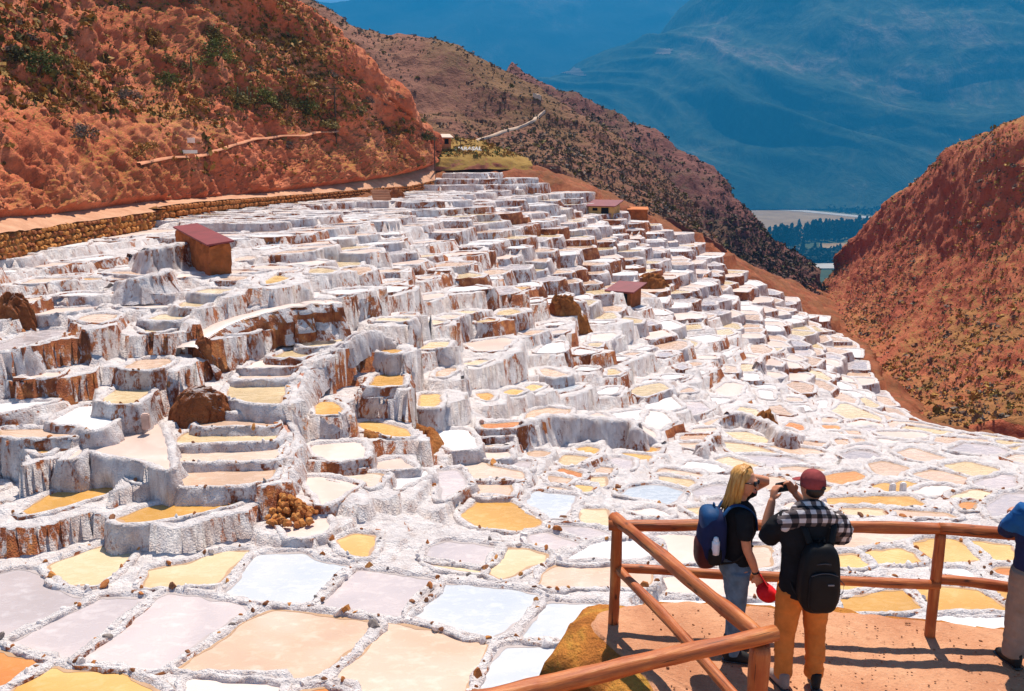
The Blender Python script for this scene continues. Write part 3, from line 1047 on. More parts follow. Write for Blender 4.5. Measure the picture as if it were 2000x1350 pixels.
sheet('brown_hillside', [
    [(500, 420, 128), (700, 360, 126), (860, 330, 124), (950, 330, 122), (1080, 345, 120), (1180, 408, 116), (1280, 445, 118), (1340, 478, 122), (1400, 520, 128)],
    [(500, 250, 150), (700, 240, 146), (860, 240, 142), (960, 250, 140), (1070, 275, 138), (1150, 320, 136), (1240, 375, 136), (1310, 430, 138), (1370, 490, 142)],
    [(500, 0, 185), (600, 20, 182), (700, 78, 178), (830, 98, 174), (950, 150, 170), (1062, 188, 166), (1160, 268, 160), (1250, 345, 156), (1330, 428, 156)]],
    200, 300, brown_hill, d_mid, back=(10, 60, -30))
sheet('dark_hillside', [
    [(1000, 420, 175), (1200, 470, 172), (1330, 520, 170), (1430, 560, 168), (1510, 600, 165), (1570, 612, 165), (1600, 600, 175)],
    [(1000, 280, 205), (1200, 330, 200), (1330, 400, 194), (1400, 450, 190), (1460, 510, 186), (1530, 560, 184), (1597, 585, 186)],
    [(1000, 155, 250), (1100, 205, 244), (1210, 256, 236), (1370, 320, 226), (1452, 420, 216), (1505, 488, 208), (1588, 555, 200)]],
    150, 260, dark_hill, lambda P: 3.0 * ridged(np.c_[P[:, 0] * 0.045, P[:, 1] * 0.045, P[:, 2] * 0.02], 4, 81) + 1.6 * fbm(P * 0.09, 4, 82) + 0.5 * fbm(P * 0.4, 3, 83), back=(25, 60, -45))
sheet('right_hillside', [
    [(1585, 592, 205), (1622, 640, 140), (1672, 715, 100), (1760, 805, 72), (1830, 862, 54), (2000, 872, 49), (2300, 900, 42), (2700, 950, 34)],
    [(1600, 560, 200), (1670, 590, 146), (1740, 630, 112), (1830, 690, 85), (1920, 740, 68), (2060, 720, 60), (2330, 680, 52), (2750, 650, 44)],
    [(1625, 535, 196), (1700, 500, 152), (1780, 500, 126), (1880, 510, 103), (1980, 500, 88), (2110, 460, 78), (2360, 400, 68), (2800, 330, 58)],
    [(1640, 512, 192), (1735, 405, 158), (1805, 345, 140), (1855, 300, 126), (1925, 272, 112), (2010, 242, 102), (2380, 130, 88), (2850, 20, 78)]],
    260, 330, right_hill, lambda P: (1.1 * ridged(np.c_[P[:, 0] * 0.11, P[:, 1] * 0.11, P[:, 2] * 0.05], 4, 91) + 0.7 * fbm(P * 0.1, 4, 92)) * np.clip(1.35 - P[:, 1] / 140.0, 0.25, 1) + 0.35 * fbm(P * 0.6, 4, 93), back=(30, 40, -20))
# mound that carries the letters
mound_mat = earth_mat('mound_earth', [(0.30, 0.085, 0.05), (0.42, 0.15, 0.09), (0.50, 0.22, 0.13)], 0.2, 0.2,
                      grass=[(0.24, 0.15, 0.03), (0.33, 0.22, 0.05)], gscale=0.05, grange=(0.30, 0.40), fine=0.8)
sheet('mound', [
    [(835, 335, 106), (880, 333, 106), (930, 331, 107), (980, 331, 108), (1040, 333, 110)],
    [(840, 304, 108), (880, 304, 108.5), (930, 303, 109.5), (980, 306, 111), (1035, 316, 113)],
    [(845, 278, 117), (880, 272, 118), (925, 276, 119), (965, 293, 120), (1030, 313, 121)]],
    50, 90, mound_mat, lambda P: 0.5 * fbm(P * 0.3, 4, 95), back=(0, 12, -4))

# footpath above the stone wall
wall_top = [(-300, 500, 27), (0, 456, 34.2), (60, 449, 37), (130, 437, 40.4), (220, 425, 45), (312, 411, 50.5), (313, 403, 51.2), (420, 392, 58.5), (545, 383, 68), (640, 376, 76), (730, 368, 85), (800, 363, 92), (850, 352, 97)]
path_in = [(-300, 466, 28.6), (0, 427, 36.8), (60, 421, 39.5), (130, 414, 43), (220, 405, 47.5), (312, 395, 53), (313, 394, 53.5), (420, 385, 60.5), (545, 374, 70), (640, 364, 78), (730, 352, 87), (800, 341, 95), (850, 322, 101)]
pm, nt, bb = new_mat('path_earth', 0.95, 0.1)
k = N(nt); v = k.coord()
k.l(k.ramp(k.noise(v, 0.9, 6, 0.65), [(0.3, (0.42, 0.20, 0.115)), (0.65, (0.60, 0.34, 0.21))]), bb.inputs['Base Color'])
k.bump(k.noise(v, 8, 5), bb, 0.5, 0.05)
WT = np.array([at(*q) for q in wall_top])
PI_ = np.array([at(*q) for q in path_in])
rowsP = []
for f in (0, 0.25, 0.5, 0.75, 1.0, 1.5):
    rr = crom(WT * (1 - f) + PI_ * f, np.linspace(0, len(WT) - 1, 160))
    rr[:, 2] += 0.04 * fbm(rr * 1.5, 3, 99)
    rowsP.append(rr)
tag(mesh_obj('path', np.concatenate(rowsP), grid_faces(6, 160), pm), kind='structure')
# trail on the brown hill and on the red hill
def ribbon(name, sheetname, pts, w, mat, lift=0.25, kind='structure'):
    c2 = crom(np.array([(a, b, 0.0) for a, b in pts]), np.linspace(0, len(pts) - 1, 60))
    P = np.array([on(sheetname, a, b) for a, b, _ in c2])
    for _ in range(4): P[1:-1] = (P[:-2] + P[1:-1] * 2 + P[2:]) / 4
    tn = np.gradient(P, axis=0); tn[:, 2] = 0
    tn /= np.linalg.norm(tn, axis=1)[:, None]
    sd = np.c_[-tn[:, 1], tn[:, 0], np.zeros(60)]
    ww = w * (1 + 0.4 * fbm(P * 0.2, 2, 5))[:, None]
    up = np.array([0, 0, lift])
    o = mesh_obj(name, np.concatenate([P - sd * ww - [0, 0, .18], P - sd * ww * .8 + up, P + sd * ww * .8 + up, P + sd * ww - [0, 0, .18]]), grid_faces(4, 60), mat)
    return tag(o, kind=kind)
trail_m = plain('trail_earth', (0.62, 0.45, 0.33), 0.95, 0.1, scale=1.0)
ribbon('trail', 'brown_hillside', [(925, 272), (955, 263), (985, 252), (1015, 244), (1040, 232), (1052, 222), (1064, 212)], 0.28, trail_m, 0.25)
ribbon('trail', 'brown_hillside', [(1042, 184), (1052, 186), (1060, 191)], 0.5, trail_m, 0.6)

ribbon('trail', 'red_hillside', [(270, 312), (330, 303), (400, 295), (450, 280), (500, 268), (560, 262), (610, 256), (660, 254)], 0.26, plain('pale_red_trail', (0.62, 0.27, 0.15), 0.95, 0.1, scale=1.0), -0.05)

# stone wall below the path
stone_ochre = []
for i, c in enumerate([(0.50, 0.195, 0.050), (0.40, 0.140, 0.042), (0.56, 0.240, 0.070), (0.32, 0.105, 0.040)]):
    stone_ochre.append(plain('wall_stone_%s' % 'abcd'[i], c, 0.9, 0.15, 0.3, 4.0, 0.6, 12, 0.03))
stone_grey = plain('grey_stone', (0.24, 0.20, 0.18), 0.85, 0.2, 0.3, 5.0, 0.5, 14, 0.02)
stone_rust = plain('rust_stone', (0.42, 0.150, 0.045), 0.85, 0.2, 0.3, 5.0, 0.5, 14, 0.02)
stone_brown = plain('brown_stone', (0.25, 0.105, 0.05), 0.85, 0.2, 0.3, 5.0, 0.5, 14, 0.02)
stone_salt = plain('salted_stone', (0.72, 0.66, 0.63), 0.8, 0.2, 0.25, 6.0, 0.5, 14, 0.02)

def stone_mesh(seed, mat, sub=2, sq=(1, 1, 1)):
    bm = bmesh.new()
    bmesh.ops.create_icosphere(bm, subdivisions=sub, radius=0.5)
    P = np.array([v.co for v in bm.verts])
    d = 1 + 0.30 * fbm(P * 1.7 + seed * 7.7, 3, seed)
    P = P * d[:, None]
    gs = np.random.RandomState(seed)
    for _ in range(7):                        # broken facets
        nv = gs.normal(0, 1, 3); nv /= np.linalg.norm(nv)
        cut_ = gs.uniform(0.26, 0.40)
        dd_ = P @ nv
        P -= np.maximum(dd_ - cut_, 0)[:, None] * nv
    P = P * sq
    for v, q in zip(bm.verts, P): v.co = q
    me = bpy.data.meshes.new('stone')
    bm.to_mesh(me); bm.free()
    me.materials.append(mat)
    me.polygons.foreach_set('use_smooth', np.zeros(len(me.polygons), bool))
    return me

WST = [stone_mesh(i + 1, stone_ochre[i % 4], 1 if i % 2 else 2) for i in range(8)]
def polyline_at(P, s):
    L = np.concatenate([[0], np.cumsum(np.linalg.norm(np.diff(P[:, :2], axis=0), axis=1))])
    return np.array([np.interp(s, L, P[:, i]) for i in range(3)]), L[-1]
# wall core, then each stone of the near stretch on it
sw = bpy.data.objects.new('stone_wall', None); COL.objects.link(sw)
swb = WT[1]; sw.location = swb
tag(sw, 'long ochre dry-stone retaining wall holding up the red footpath', 'stone wall')
fine = crom(WT, np.linspace(0, len(WT) - 1, 260))
lowz = H(fine[:, 0], fine[:, 1])
inward = np.gradient(fine, axis=0); inward = np.c_[-inward[:, 1], inward[:, 0]]
inward /= np.linalg.norm(inward, axis=1)[:, None] + 1e-9
if inward[:, 0].mean() > 0: inward = -inward
coreV = []
hw = np.clip(fine[:, 2] - lowz + 0.3, 0.9, 2.2)
for f, dd in ((0.0, 0.7), (0.0, 0.12), (0.3, 0.09), (0.6, 0.05), (1.0, 0.0)):
    q = fine.copy(); q[:, :2] += inward * dd; q[:, 2] -= hw * f + 0.01
    coreV.append(q)
wall_core = plain('wall_core_earth', (0.30, 0.135, 0.045), 0.95, 0.1, 0.35, 1.2, 1.0, 3, 0.12)
mesh_obj('core', np.concatenate(coreV) - swb, grid_faces(5, 260), wall_core, parent=sw)
Ltot = polyline_at(WT, 0)[1]
L0 = np.linalg.norm(WT[1, :2] - WT[0, :2])
s = L0 - 1.5
rs = np.random.RandomState(3)
cnt = 0
smallV, smallF, sn = [], [], 0
ico = stone_mesh(20, stone_ochre[0], 1)
icoV = np.array([v.co for v in ico.vertices]); icoF = np.array([p.vertices for p in ico.polygons])
while s < Ltot - 0.5:
    p, _ = polyline_at(WT, s)
    p2, _ = polyline_at(WT, s + 0.2)
    lz = float(H(np.array([p[0]]), np.array([p[1]]))[0])
    hgt = min(1.9, max(0.7, p[2] - lz))
    tx = (p2 - p)[:2]; ang = math.atan2(tx[1], tx[0])
    near = s < L0 + 17.0
    dx = 0.34 if near else 0.42
    nrow = max(3, int(hgt / (0.235 if near else 0.3)))
    for r_ in range(nrow):
        zz = p[2] - (r_ + 0.5) * hgt / nrow + rs.uniform(-.03, .03)
        f = (r_ + .5) / nrow
        off_in = 0.10 * (1 - f) - 0.02
        al = rs.uniform(-.13, .13) + (0.17 if r_ % 2 else 0)
        q = Vector((p[0] + math.cos(ang) * al - math.sin(ang) * 0, p[1] + math.sin(ang) * al, zz))
        inn = Vector((-math.sin(ang), math.cos(ang), 0))
        if inn.x > 0 and abs(inn.x) > 0.2: inn = -inn
        q += inn * off_in
        sc = (dx * rs.uniform(.85, 1.25), rs.uniform(.26, .36), hgt / nrow * rs.uniform(.95, 1.25))
        if near and cnt < 296:
            o = add('stone', WST[rs.randint(8)], sw, q - Vector(swb), (rs.uniform(-.15, .15), rs.uniform(-.15, .15), ang + rs.uniform(-.2, .2)), sc)
            cnt += 1
        else:
            Rm = np.array(Matrix.Rotation(ang, 3, 'Z'))
            smallV.append((icoV * sc) @ Rm.T + np.array(q) - swb)
            smallF.append(icoF + sn); sn += len(icoV)
    s += dx
if smallV:
    tag(mesh_obj('far_stones', np.concatenate(smallV), np.concatenate(smallF), stone_ochre[1], parent=sw), kind='stuff')

# ------------------------------------------------------------------ valley and mountains
ZV = CZ - 160
def flat_patch(name, pts, z, mat, kind='structure'):
    V = [atz(a, b, z) for a, b in pts]
    return tag(mesh_obj(name, V, [list(range(len(V)))], mat, smooth=False), kind=kind)
valley_m = earth_mat('valley_fields', [(0.035, 0.055, 0.022), (0.07, 0.085, 0.03), (0.15, 0.125, 0.06)], 0.006, 0.1, fine=0.03)
V = [(-2500, 600, ZV), (3500, 600, ZV), (3500, 3400, ZV), (-2500, 3400, ZV)]
tag(mesh_obj('valley_floor', V, [[0, 1, 2, 3]], valley_m, smooth=False), kind='structure')
tan_m = earth_mat('dry_field', [(0.22, 0.135, 0.06), (0.30, 0.19, 0.09), (0.36, 0.25, 0.13)], 0.012, 0.1, fine=0.05)
pale_m = plain('river_gravel', (0.40, 0.37, 0.33), 0.9, 0.2, 0.15, 0.02, obj=False)
riv_m = plain('river_water', (0.10, 0.16, 0.16), 0.15, 0.5, 0.2, 0.02, obj=False)
green_m = plain('green_field', (0.10, 0.16, 0.05), 0.95, 0.1, 0.3, 0.02, obj=False)
flat_patch('field', [(1440, 407), (1520, 409), (1600, 414), (1660, 421), (1690, 428), (1640, 440), (1560, 470), (1440, 478)], ZV + 0.8, tan_m)
flat_patch('river', [(1480, 404), (1560, 409), (1640, 417), (1720, 425), (1720, 429), (1640, 421), (1560, 413), (1480, 408)], ZV + 1.6, pale_m)
flat_patch('field', [(1535, 484), (1565, 483), (1562, 488), (1530, 489)], ZV + 0.8, pale_m)
flat_patch('field', [(1600, 476), (1680, 474), (1680, 484), (1600, 488)], ZV + 0.8, tan_m)
flat_patch('field', [(1535, 492), (1680, 488), (1660, 500), (1540, 502)], ZV + 1.2, green_m)
flat_patch('river', [(1520, 516), (1640, 514), (1640, 524), (1520, 525)], ZV + 1.6, pale_m)
flat_patch('river', [(1530, 504), (1650, 502), (1650, 513), (1530, 515)], ZV + 1.2, riv_m)

def mountain_mat(name, cols, sc):
    m, nt, b = new_mat(name, 0.95, 0.1)
    k = N(nt)
    v = k.coord((1.0, 0.8, 0.35)); v2 = k.coord()
    big = k.noise(k.coord((1.0, 0.75, 0.5)), sc, 5, 0.6, 0.8)  # broad tone zones, the dark ones painted in place of cloud shadow
    gul = k.noise(v, sc * 9, 6, 0.7, 0.6)
    f = k.math('ADD', k.math('MULTIPLY', big, 0.65), k.math('MULTIPLY', gul, 0.35))
    col = k.ramp(f, [(0.36 + 0.30 * i / (len(cols) - 1), c) for i, c in enumerate(cols)])
    speck = k.noise(v2, 0.045, 4, 0.75)
    col = k.mix(k.ramp(speck, [(0.40, 0.5), (0.60, 0.0)]), col, tuple(c * 0.35 for c in cols[0]))
    k.l(col, b.inputs['Base Color'])
    k.bump(gul, b, 0.6, 25.0)
    return m
mtn_m = mountain_mat('far_mountain_slopes', [(0.003, 0.014, 0.012), (0.014, 0.042, 0.026), (0.06, 0.085, 0.05), (0.24, 0.19, 0.15)], 0.0011)
mtn_far = mountain_mat('farther_mountain_slopes', [(0.004, 0.014, 0.018), (0.022, 0.035, 0.030), (0.16, 0.14, 0.11)], 0.0008)
def d_m1(P):
    hz = np.clip((P[:, 2] - ZV) / 260.0, 0, 1)
    wx = P[:, 0] + 0.8 * P[:, 1] + 300 * fbm(P * 0.0009, 3, 104)
    g = fbm(np.c_[wx * 0.0011, P[:, 2] * 0.0007, P[:, 1] * 0.0002], 3, 101)
    s_ = np.maximum(0, ridged(np.c_[wx * 0.0032, P[:, 2] * 0.0006, P[:, 1] * 0.0002], 3, 106))
    return (230 * g + 60 * s_ + 20 * fbm(np.c_[wx * 0.007, P[:, 2] * 0.005, P[:, 1] * 0.004], 4, 103)) * hz
sheet('mountain', [
    [(300, 410, 2950), (700, 410, 2920), (1000, 410, 2900), (1300, 410, 2880), (1600, 408, 2870), (1900, 408, 2800), (2300, 405, 2700), (2800, 400, 2600)],
    [(300, 330, 3450), (700, 320, 3450), (1000, 300, 3450), (1300, 270, 3400), (1600, 240, 3350), (1900, 220, 3250), (2300, 200, 3150), (2800, 190, 3000)],
    [(300, 260, 3900), (700, 250, 3950), (960, 190, 4000), (1200, 150, 3950), (1480, 90, 3900), (1850, 40, 3800), (2300, 0, 3650), (2800, -20, 3400)],
    [(300, 240, 4300), (700, 230, 4350), (960, 172, 4400), (1160, 125, 4400), (1400, 58, 4450), (1640, -60, 4500), (2200, -150, 4300), (2800, -160, 3900)]],
    260, 420, mtn_m, d_m1, back=(0, 700, -350))
sheet('far_mountain', [
    [(-500, 420, 5200), (200, 420, 5200), (700, 420, 5200), (1200, 420, 5200), (1800, 420, 5200), (2600, 420, 5200)],
    [(-500, 180, 6000), (200, 170, 6000), (700, 180, 6000), (1200, 170, 6000), (1800, 150, 6000), (2600, 150, 6000)],
    [(-500, -20, 6900), (200, -40, 6900), (700, 30, 6900), (1200, 0, 6900), (1800, -60, 6900), (2600, -60, 6900)],
    [(-500, -60, 7300), (200, -70, 7300), (700, -14, 7300), (1200, -40, 7300), (1800, -100, 7300), (2600, -100, 7300)]],
    130, 220, mtn_far, lambda P: 160 * fbm(np.c_[P[:, 0] * 0.0007, P[:, 1] * 0.0003, P[:, 2] * 0.0003], 4, 111) * np.clip((P[:, 2] - ZV) / 300.0, 0, 1) + 40 * fbm(P * 0.003, 4, 112), back=(0, 900, -500))
# bare terraced fields on the mountain shoulder, each a thin sheet on the slope
bare_m = plain('bare_terrace_soil', (0.13, 0.10, 0.08), 0.95, 0.1, 0.3, 0.01, obj=False)
V0, PX0, NN0 = SHEETS['mountain']
def slope_patch(poly_px, name='bare_field'):
    ins = inpoly(PX0, np.array(poly_px))
    f = grid_faces(260, 420)
    keep = f[ins[f].all(1) & (V0[f][:, :, 1].max(1) < 4460)]
    if len(keep) == 0: return
    u, inv = np.unique(keep, return_inverse=True)
    tag(mesh_obj(name, V0[u] + NN0[u] * 2.5, inv.reshape(-1, 4), bare_m), kind='structure')
slope_patch([(1062, 128), (1110, 122), (1135, 134), (1150, 152), (1100, 146), (1066, 144)])
slope_patch([(1280, 96), (1318, 94), (1312, 108), (1276, 108)])

# the air of the valley
hz = bmesh.new()
bmesh.ops.create_cube(hz, size=1.0)
me = bpy.data.meshes.new('haze'); hz.to_mesh(me); hz.free()
hm = bpy.data.materials.new('haze_air'); hm.use_nodes = True
hm.node_tree.nodes.clear()
ho = hm.node_tree.nodes.new('ShaderNodeOutputMaterial')
pv = hm.node_tree.nodes.new('ShaderNodeVolumePrincipled')
HAZE_COL, HAZE_D = (0.03, 0.39, 0.84), 2.2e-4
pv.inputs['Color'].default_value = (*HAZE_COL, 1)
pv.inputs['Density'].default_value = HAZE_D
pv.inputs['Anisotropy'].default_value = 0.0
hm.node_tree.links.new(pv.outputs[0], ho.inputs['Volume'])
me.materials.append(hm)
zlo, zhi = ZV - 40, CZ + 1500
haze = add('haze', me, None, (0, 4200, (zlo + zhi) / 2), None, (17000, 8900, zhi - zlo))
tag(haze, 'blue mountain air filling the valley', 'haze', kind='stuff')
# ------------------------------------------------------------------ features of the salt field
def hit(px, py):
    h = hitH(px, py)
    return h if h is not None else at(px, py, 100)

def loft(prof_fn, P, side):
    rows = []
    for d, dz in prof_fn:
        q = P.copy(); q[:, :2] += side * (d if np.isscalar(d) else d[:, None]); q[:, 2] += dz
        rows.append(q)
    return np.concatenate(rows)

def line3(pts, n, lift=0.0, sm=6):
    c2 = crom(np.array([(a, b, 0.0) for a, b in pts]), np.linspace(0, len(pts) - 1, n))
    P = np.array([hit(a, b) for a, b, _ in c2])
    for _ in range(sm): P[1:-1] = (P[:-2] + P[1:-1] * 2 + P[2:]) / 4
    P[:, 2] += lift
    tn = np.gradient(P, axis=0)
    sd = np.c_[-tn[:, 1], tn[:, 0]]
    sd /= np.linalg.norm(sd, axis=1)[:, None] + 1e-9
    return P, sd

# curved retaining wall with a path along its top
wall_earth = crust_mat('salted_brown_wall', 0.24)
rw = bpy.data.objects.new('retaining_wall', None); COL.objects.link(rw)
P, sd = line3([(372, 712), (385, 692), (410, 670), (450, 648), (510, 628), (580, 613), (630, 607), (668, 606)], 102, 0.18)
P, sd = P[12:], sd[12:]
if sd[:, 1].mean() > 0: sd = -sd                     # side = towards the viewer, downhill
rw.location = P[45]
tag(rw, 'curved brown earth retaining wall with a pale path along its top', 'retaining wall')
mesh_obj('path_top', loft([(-0.85, -0.9), (-0.6, 0.03), (-0.3, 0.07), (0.0, 0.06), (0.08, 0.0)], P, sd) - P[45], grid_faces(5, 90), MATS['salt_pink'], parent=rw)
rows = []
for i, (d, dz) in enumerate([(0.05, 0.03), (0.12, -0.10), (0.20, -0.25), (0.28, -0.42), (0.36, -0.6), (0.46, -0.85), (0.6, -1.2)]):
    q = P.copy(); q[:, 2] += dz
    nz = fbm(q * np.array([2.6, 2.6, 2.6]), 4, 301) * 0.20 + ridged(q * 2.0, 3, 302) * 0.10
    q[:, :2] += sd * (d + nz * min(1, i * 0.5))[:, None]
    rows.append(q)
mesh_obj('wall_face', np.concatenate(rows) - P[45], grid_faces(7, 90), wall_earth, parent=rw)

# brine channel: salted banks either side of a rust-red bed
red_bed = plain('rust_channel_bed', (0.36, 0.12, 0.06), 0.5, 0.4, 0.3, 6.0)
def channel(label, pts, w=0.17, n=110):
    P, sd = line3(pts, n, 0.16)
    wob = 0.06 * fbm(P * 1.1, 3, 311)
    P[:, :2] += sd * wob[:, None]
    b = P[n // 2].copy()
    ch = bpy.data.objects.new('brine_channel', None); COL.objects.link(ch); ch.location = b
    tag(ch, label, 'channel', 'brine channels')
    for sgn in (-1, 1):
        prof = [(sgn * w * 0.34, -0.05), (sgn * w * 0.42, 0.05), (sgn * w * 0.9, 0.08), (sgn * w * 1.5, 0.02), (sgn * w * 2.4, -0.22), (sgn * w * 3.6, -0.8)]
        V = loft(prof, P, sd)
        V += 0.035 * np.c_[fbm(V * 4, 3, 321), fbm(V * 4 + 9, 3, 322), fbm(V * 4 + 19, 3, 323)]
        mesh_obj('bank', V - b, grid_faces(6, n), crust_near, parent=ch)
    mesh_obj('bed', loft([(-w * 0.45, 0.0), (w * 0.45, 0.0)], P, sd) - b, grid_faces(2, n), red_bed, parent=ch)
dz_ = lambda pts: vp('D', pts)
channel('rust-red brine channel winding past the ladder of pans to the stone pile', dz_([(560, 10), (430, 90), (345, 170), (312, 260), (280, 345), (212, 370), (208, 450), (228, 560), (272, 640), (262, 700), (212, 770), (222, 850), (180, 930), (90, 985), (-20, 1020)]))
channel('narrow brine channel arcing round the knoll of yellow pans', vp('F', [(560, 1050), (660, 990), (740, 930), (840, 895), (930, 895), (1010, 940), (1060, 990)]), 0.11, 80)

# outcrops of bare earth among the terraces
oc_mats = [earth_mat('rust_outcrop_earth', [(0.22, 0.060, 0.024), (0.38, 0.125, 0.045), (0.52, 0.215, 0.085)], 1.1, 0.25, fine=5.0, grass=[(0.55, 0.45, 0.40), (0.70, 0.64, 0.62)], gscale=0.8, grange=(0.56, 0.66)),
           earth_mat('orange_outcrop_earth', [(0.26, 0.075, 0.022), (0.46, 0.165, 0.045), (0.58, 0.26, 0.085)], 1.1, 0.25, fine=5.0)]
def outcrop(px, py, w, h, label, mat=0, deep=0.8, seed=1, lean=0.0, sub=5):
    b = hit(px, py + h * 0.42)
    dist = math.hypot(b[1], b[2] - CZ)
    rx, rz = w * 0.5 * dist / FPX, h * dist / FPX
    nr_, na_ = 40, 90
    rr_ = np.linspace(0, 1, nr_)[:, None]; th_ = np.linspace(0, 2 * math.pi, na_, endpoint=False)[None]
    ux = rr_ * np.cos(th_); uy = rr_ * np.sin(th_)
    X = ux * rx * 1.05; Y = uy * rx * deep * 1.1 + 0.35 * rz
    pos = np.stack([X + b[0], Y + b[1], np.full_like(X, b[2] + seed * 3.1)], -1).reshape(-1, 3)
    n1 = fbm(pos * np.array([1.6, 1.6, 1.0]), 4, seed).reshape(nr_, na_); n2 = ridged(pos * 2.6, 3, seed + 9).reshape(nr_, na_); n3 = fbm(pos * 7, 3, seed + 2).reshape(nr_, na_)
    edge = np.clip(1 - rr_ ** 2.2 * (1 + 0.5 * n1), 0, None) ** 0.55
    Z = rz * edge * (0.58 + 0.10 * n2 + 0.10 * n1) + 0.05 * rz * n3 - 1.3 * rz * rr_ ** 4 - 0.05
    X = X + lean * Z + 0.12 * rx * n3; Y = Y - 0.10 * rx * n2
    Q = np.stack([X, Y, Z], -1).reshape(-1, 3)
    me = mesh_obj('earth_outcrop', Q, grid_faces(nr_, na_, True), oc_mats[mat], link=False)
    o = add('earth_outcrop', me, None, b)
    return tag(o, label, 'outcrop', 'bare earth outcrops')
outcrop(385, 772, 124, 52, 'big rust-red earth outcrop at the foot of the curved retaining wall', 0, 0.7, 1)
outcrop(14, 596, 90, 76, 'orange-brown earth knob crusted with salt beside the upper left banks', 0, 0.7, 2)
outcrop(388, 672, 50, 60, 'tall narrow orange earth outcrop above the pale path', 0, 0.8, 5, 0.1)
outcrop(1108, 598, 96, 76, 'wide orange landslip of bare earth cutting the white terraces', 1, 0.6, 8, -0.2)
outcrop(1500, 815, 54, 52, 'domed ochre earth mound standing among narrow pans', 1, 0.8, 11)
outcrop(1270, 545, 84, 34, 'orange spoil heap beside the small maroon-roofed shed', 1, 0.7, 13)
outcrop(772, 374, 44, 32, 'rounded brown boulder beside the stone steps on the footpath', 0, 0.8, 18)
# crescent of rust gravel round the yellow pan
P, sd = line3(vp('D', [(820, 580), (920, 620), (1040, 650), (1150, 690), (1260, 705), (1340, 690), (1350, 620), (1300, 560), (1210, 530)]), 70, 0.12)
rows = []
for i, (d, dz) in enumerate([(-0.28, -0.3), (-0.16, 0.0), (0.0, 0.07), (0.16, 0.0), (0.3, -0.35)]):
    q = P.copy(); q[:, 2] += dz + 0.06 * fbm(q * 6, 3, 331)
    q[:, :2] += sd * (d + 0.06 * fbm(q * 4, 3, 332))[:, None]
    rows.append(q)
tag(mesh_obj('gravel_ridge', np.concatenate(rows), grid_faces(5, 70), oc_mats[1]), 'crescent ridge of rust gravel curling round a yellow pan', 'gravel ridge')

# free-standing curved salt walls
def ridge_wall(label, view, pts, hpx, thick=0.3, n=120):
    pp = vp(view, pts)
    c2 = crom(np.array([(a, b, 0.0) for a, b in pp]), np.linspace(0, len(pp) - 1, n))
    env = np.clip(np.minimum(np.arange(n), np.arange(n)[::-1]) / (n * 0.22), 0.25, 1)
    B = np.array([hit(a, b + hpx * e) for (a, b, _), e in zip(c2, env)])
    for _ in range(10): B[1:-1] = (B[:-2] + B[1:-1] * 2 + B[2:]) / 4
    dist = np.hypot(B[:, 1], B[:, 2] - CZ)
    hh = hpx * env * dist / FPX * 1.08
    tn = np.gradient(B, axis=0); sd = np.c_[-tn[:, 1], tn[:, 0]]; sd /= np.linalg.norm(sd, axis=1)[:, None] + 1e-9
    if sd[:, 1].mean() > 0: sd = -sd
    prof = [(0.50, -0.35), (0.34, 0.0), (0.25, 0.25), (0.18, 0.5), (0.12, 0.75), (0.08, 0.92), (0.0, 1.0), (-thick * .6, 1.02), (-thick, 0.9), (-thick - .1, 0.5), (-thick - .25, 0.0), (-thick - .4, -0.4)]
    rows = []
    for i, (d, f) in enumerate(prof):
        q = B.copy(); q[:, 2] += hh * f
        nz = 0.13 * fbm(q * np.array([2.0, 2.0, 0.9]), 4, 341) + 0.09 * ridged(q * np.array([2.8, 2.8, 0.5]), 3, 342)
        q[:, :2] += sd * (d * (0.6 + 0.5 * hh) + nz)[:, None]
        q[:, 2] += 0.04 * fbm(q * 5, 2, 343)
        rows.append(q)
    b = B[n // 2]
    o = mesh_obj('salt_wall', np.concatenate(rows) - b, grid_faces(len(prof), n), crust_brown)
    o.location = b
    return tag(o, label, 'salt wall', 'curved salt walls')
ridge_wall('long curved salt wall streaked brown, arching between the orange pans and the railing side', 'G', [(375, 350), (400, 270), (450, 205), (540, 160), (650, 130), (850, 130), (1000, 148), (1190, 160), (1290, 172), (1340, 230), (1430, 290), (1520, 335)], 46)
ridge_wall('brown-faced salt wall dropping from the domed ochre mound', 'J', [(385, 905), (425, 840), (540, 800), (660, 830), (790, 890), (880, 938), (1000, 962), (1070, 950)], 30)
ridge_wall('short white salt wall hooked beside a stack of peach strips', 'J', [(255, 1110), (270, 1050), (320, 1000), (380, 950), (400, 930)], 22, 0.2, 60)
ridge_wall('low crusted salt wall between two peach pans', 'G', [(860, 505), (950, 480), (1040, 440), (1100, 385)], 14, 0.2, 60)
ridge_wall('white salt wall zigzagging on the gully slope', 'J', [(670, 470), (700, 420), (740, 370), (830, 345), (900, 345)], 20, 0.25, 60)

ridge_wall('tall white salt bank in front of the maroon-roofed hut', 'E', [(1000, 262), (1120, 235), (1250, 215), (1380, 195), (1500, 195)], 44, 0.5, 80)
ridge_wall('thick salt wall with rusty cracks beside the upper left pans', 'E', [(840, 480), (1000, 455), (1180, 430), (1270, 395), (1290, 370)], 34, 0.3, 80)

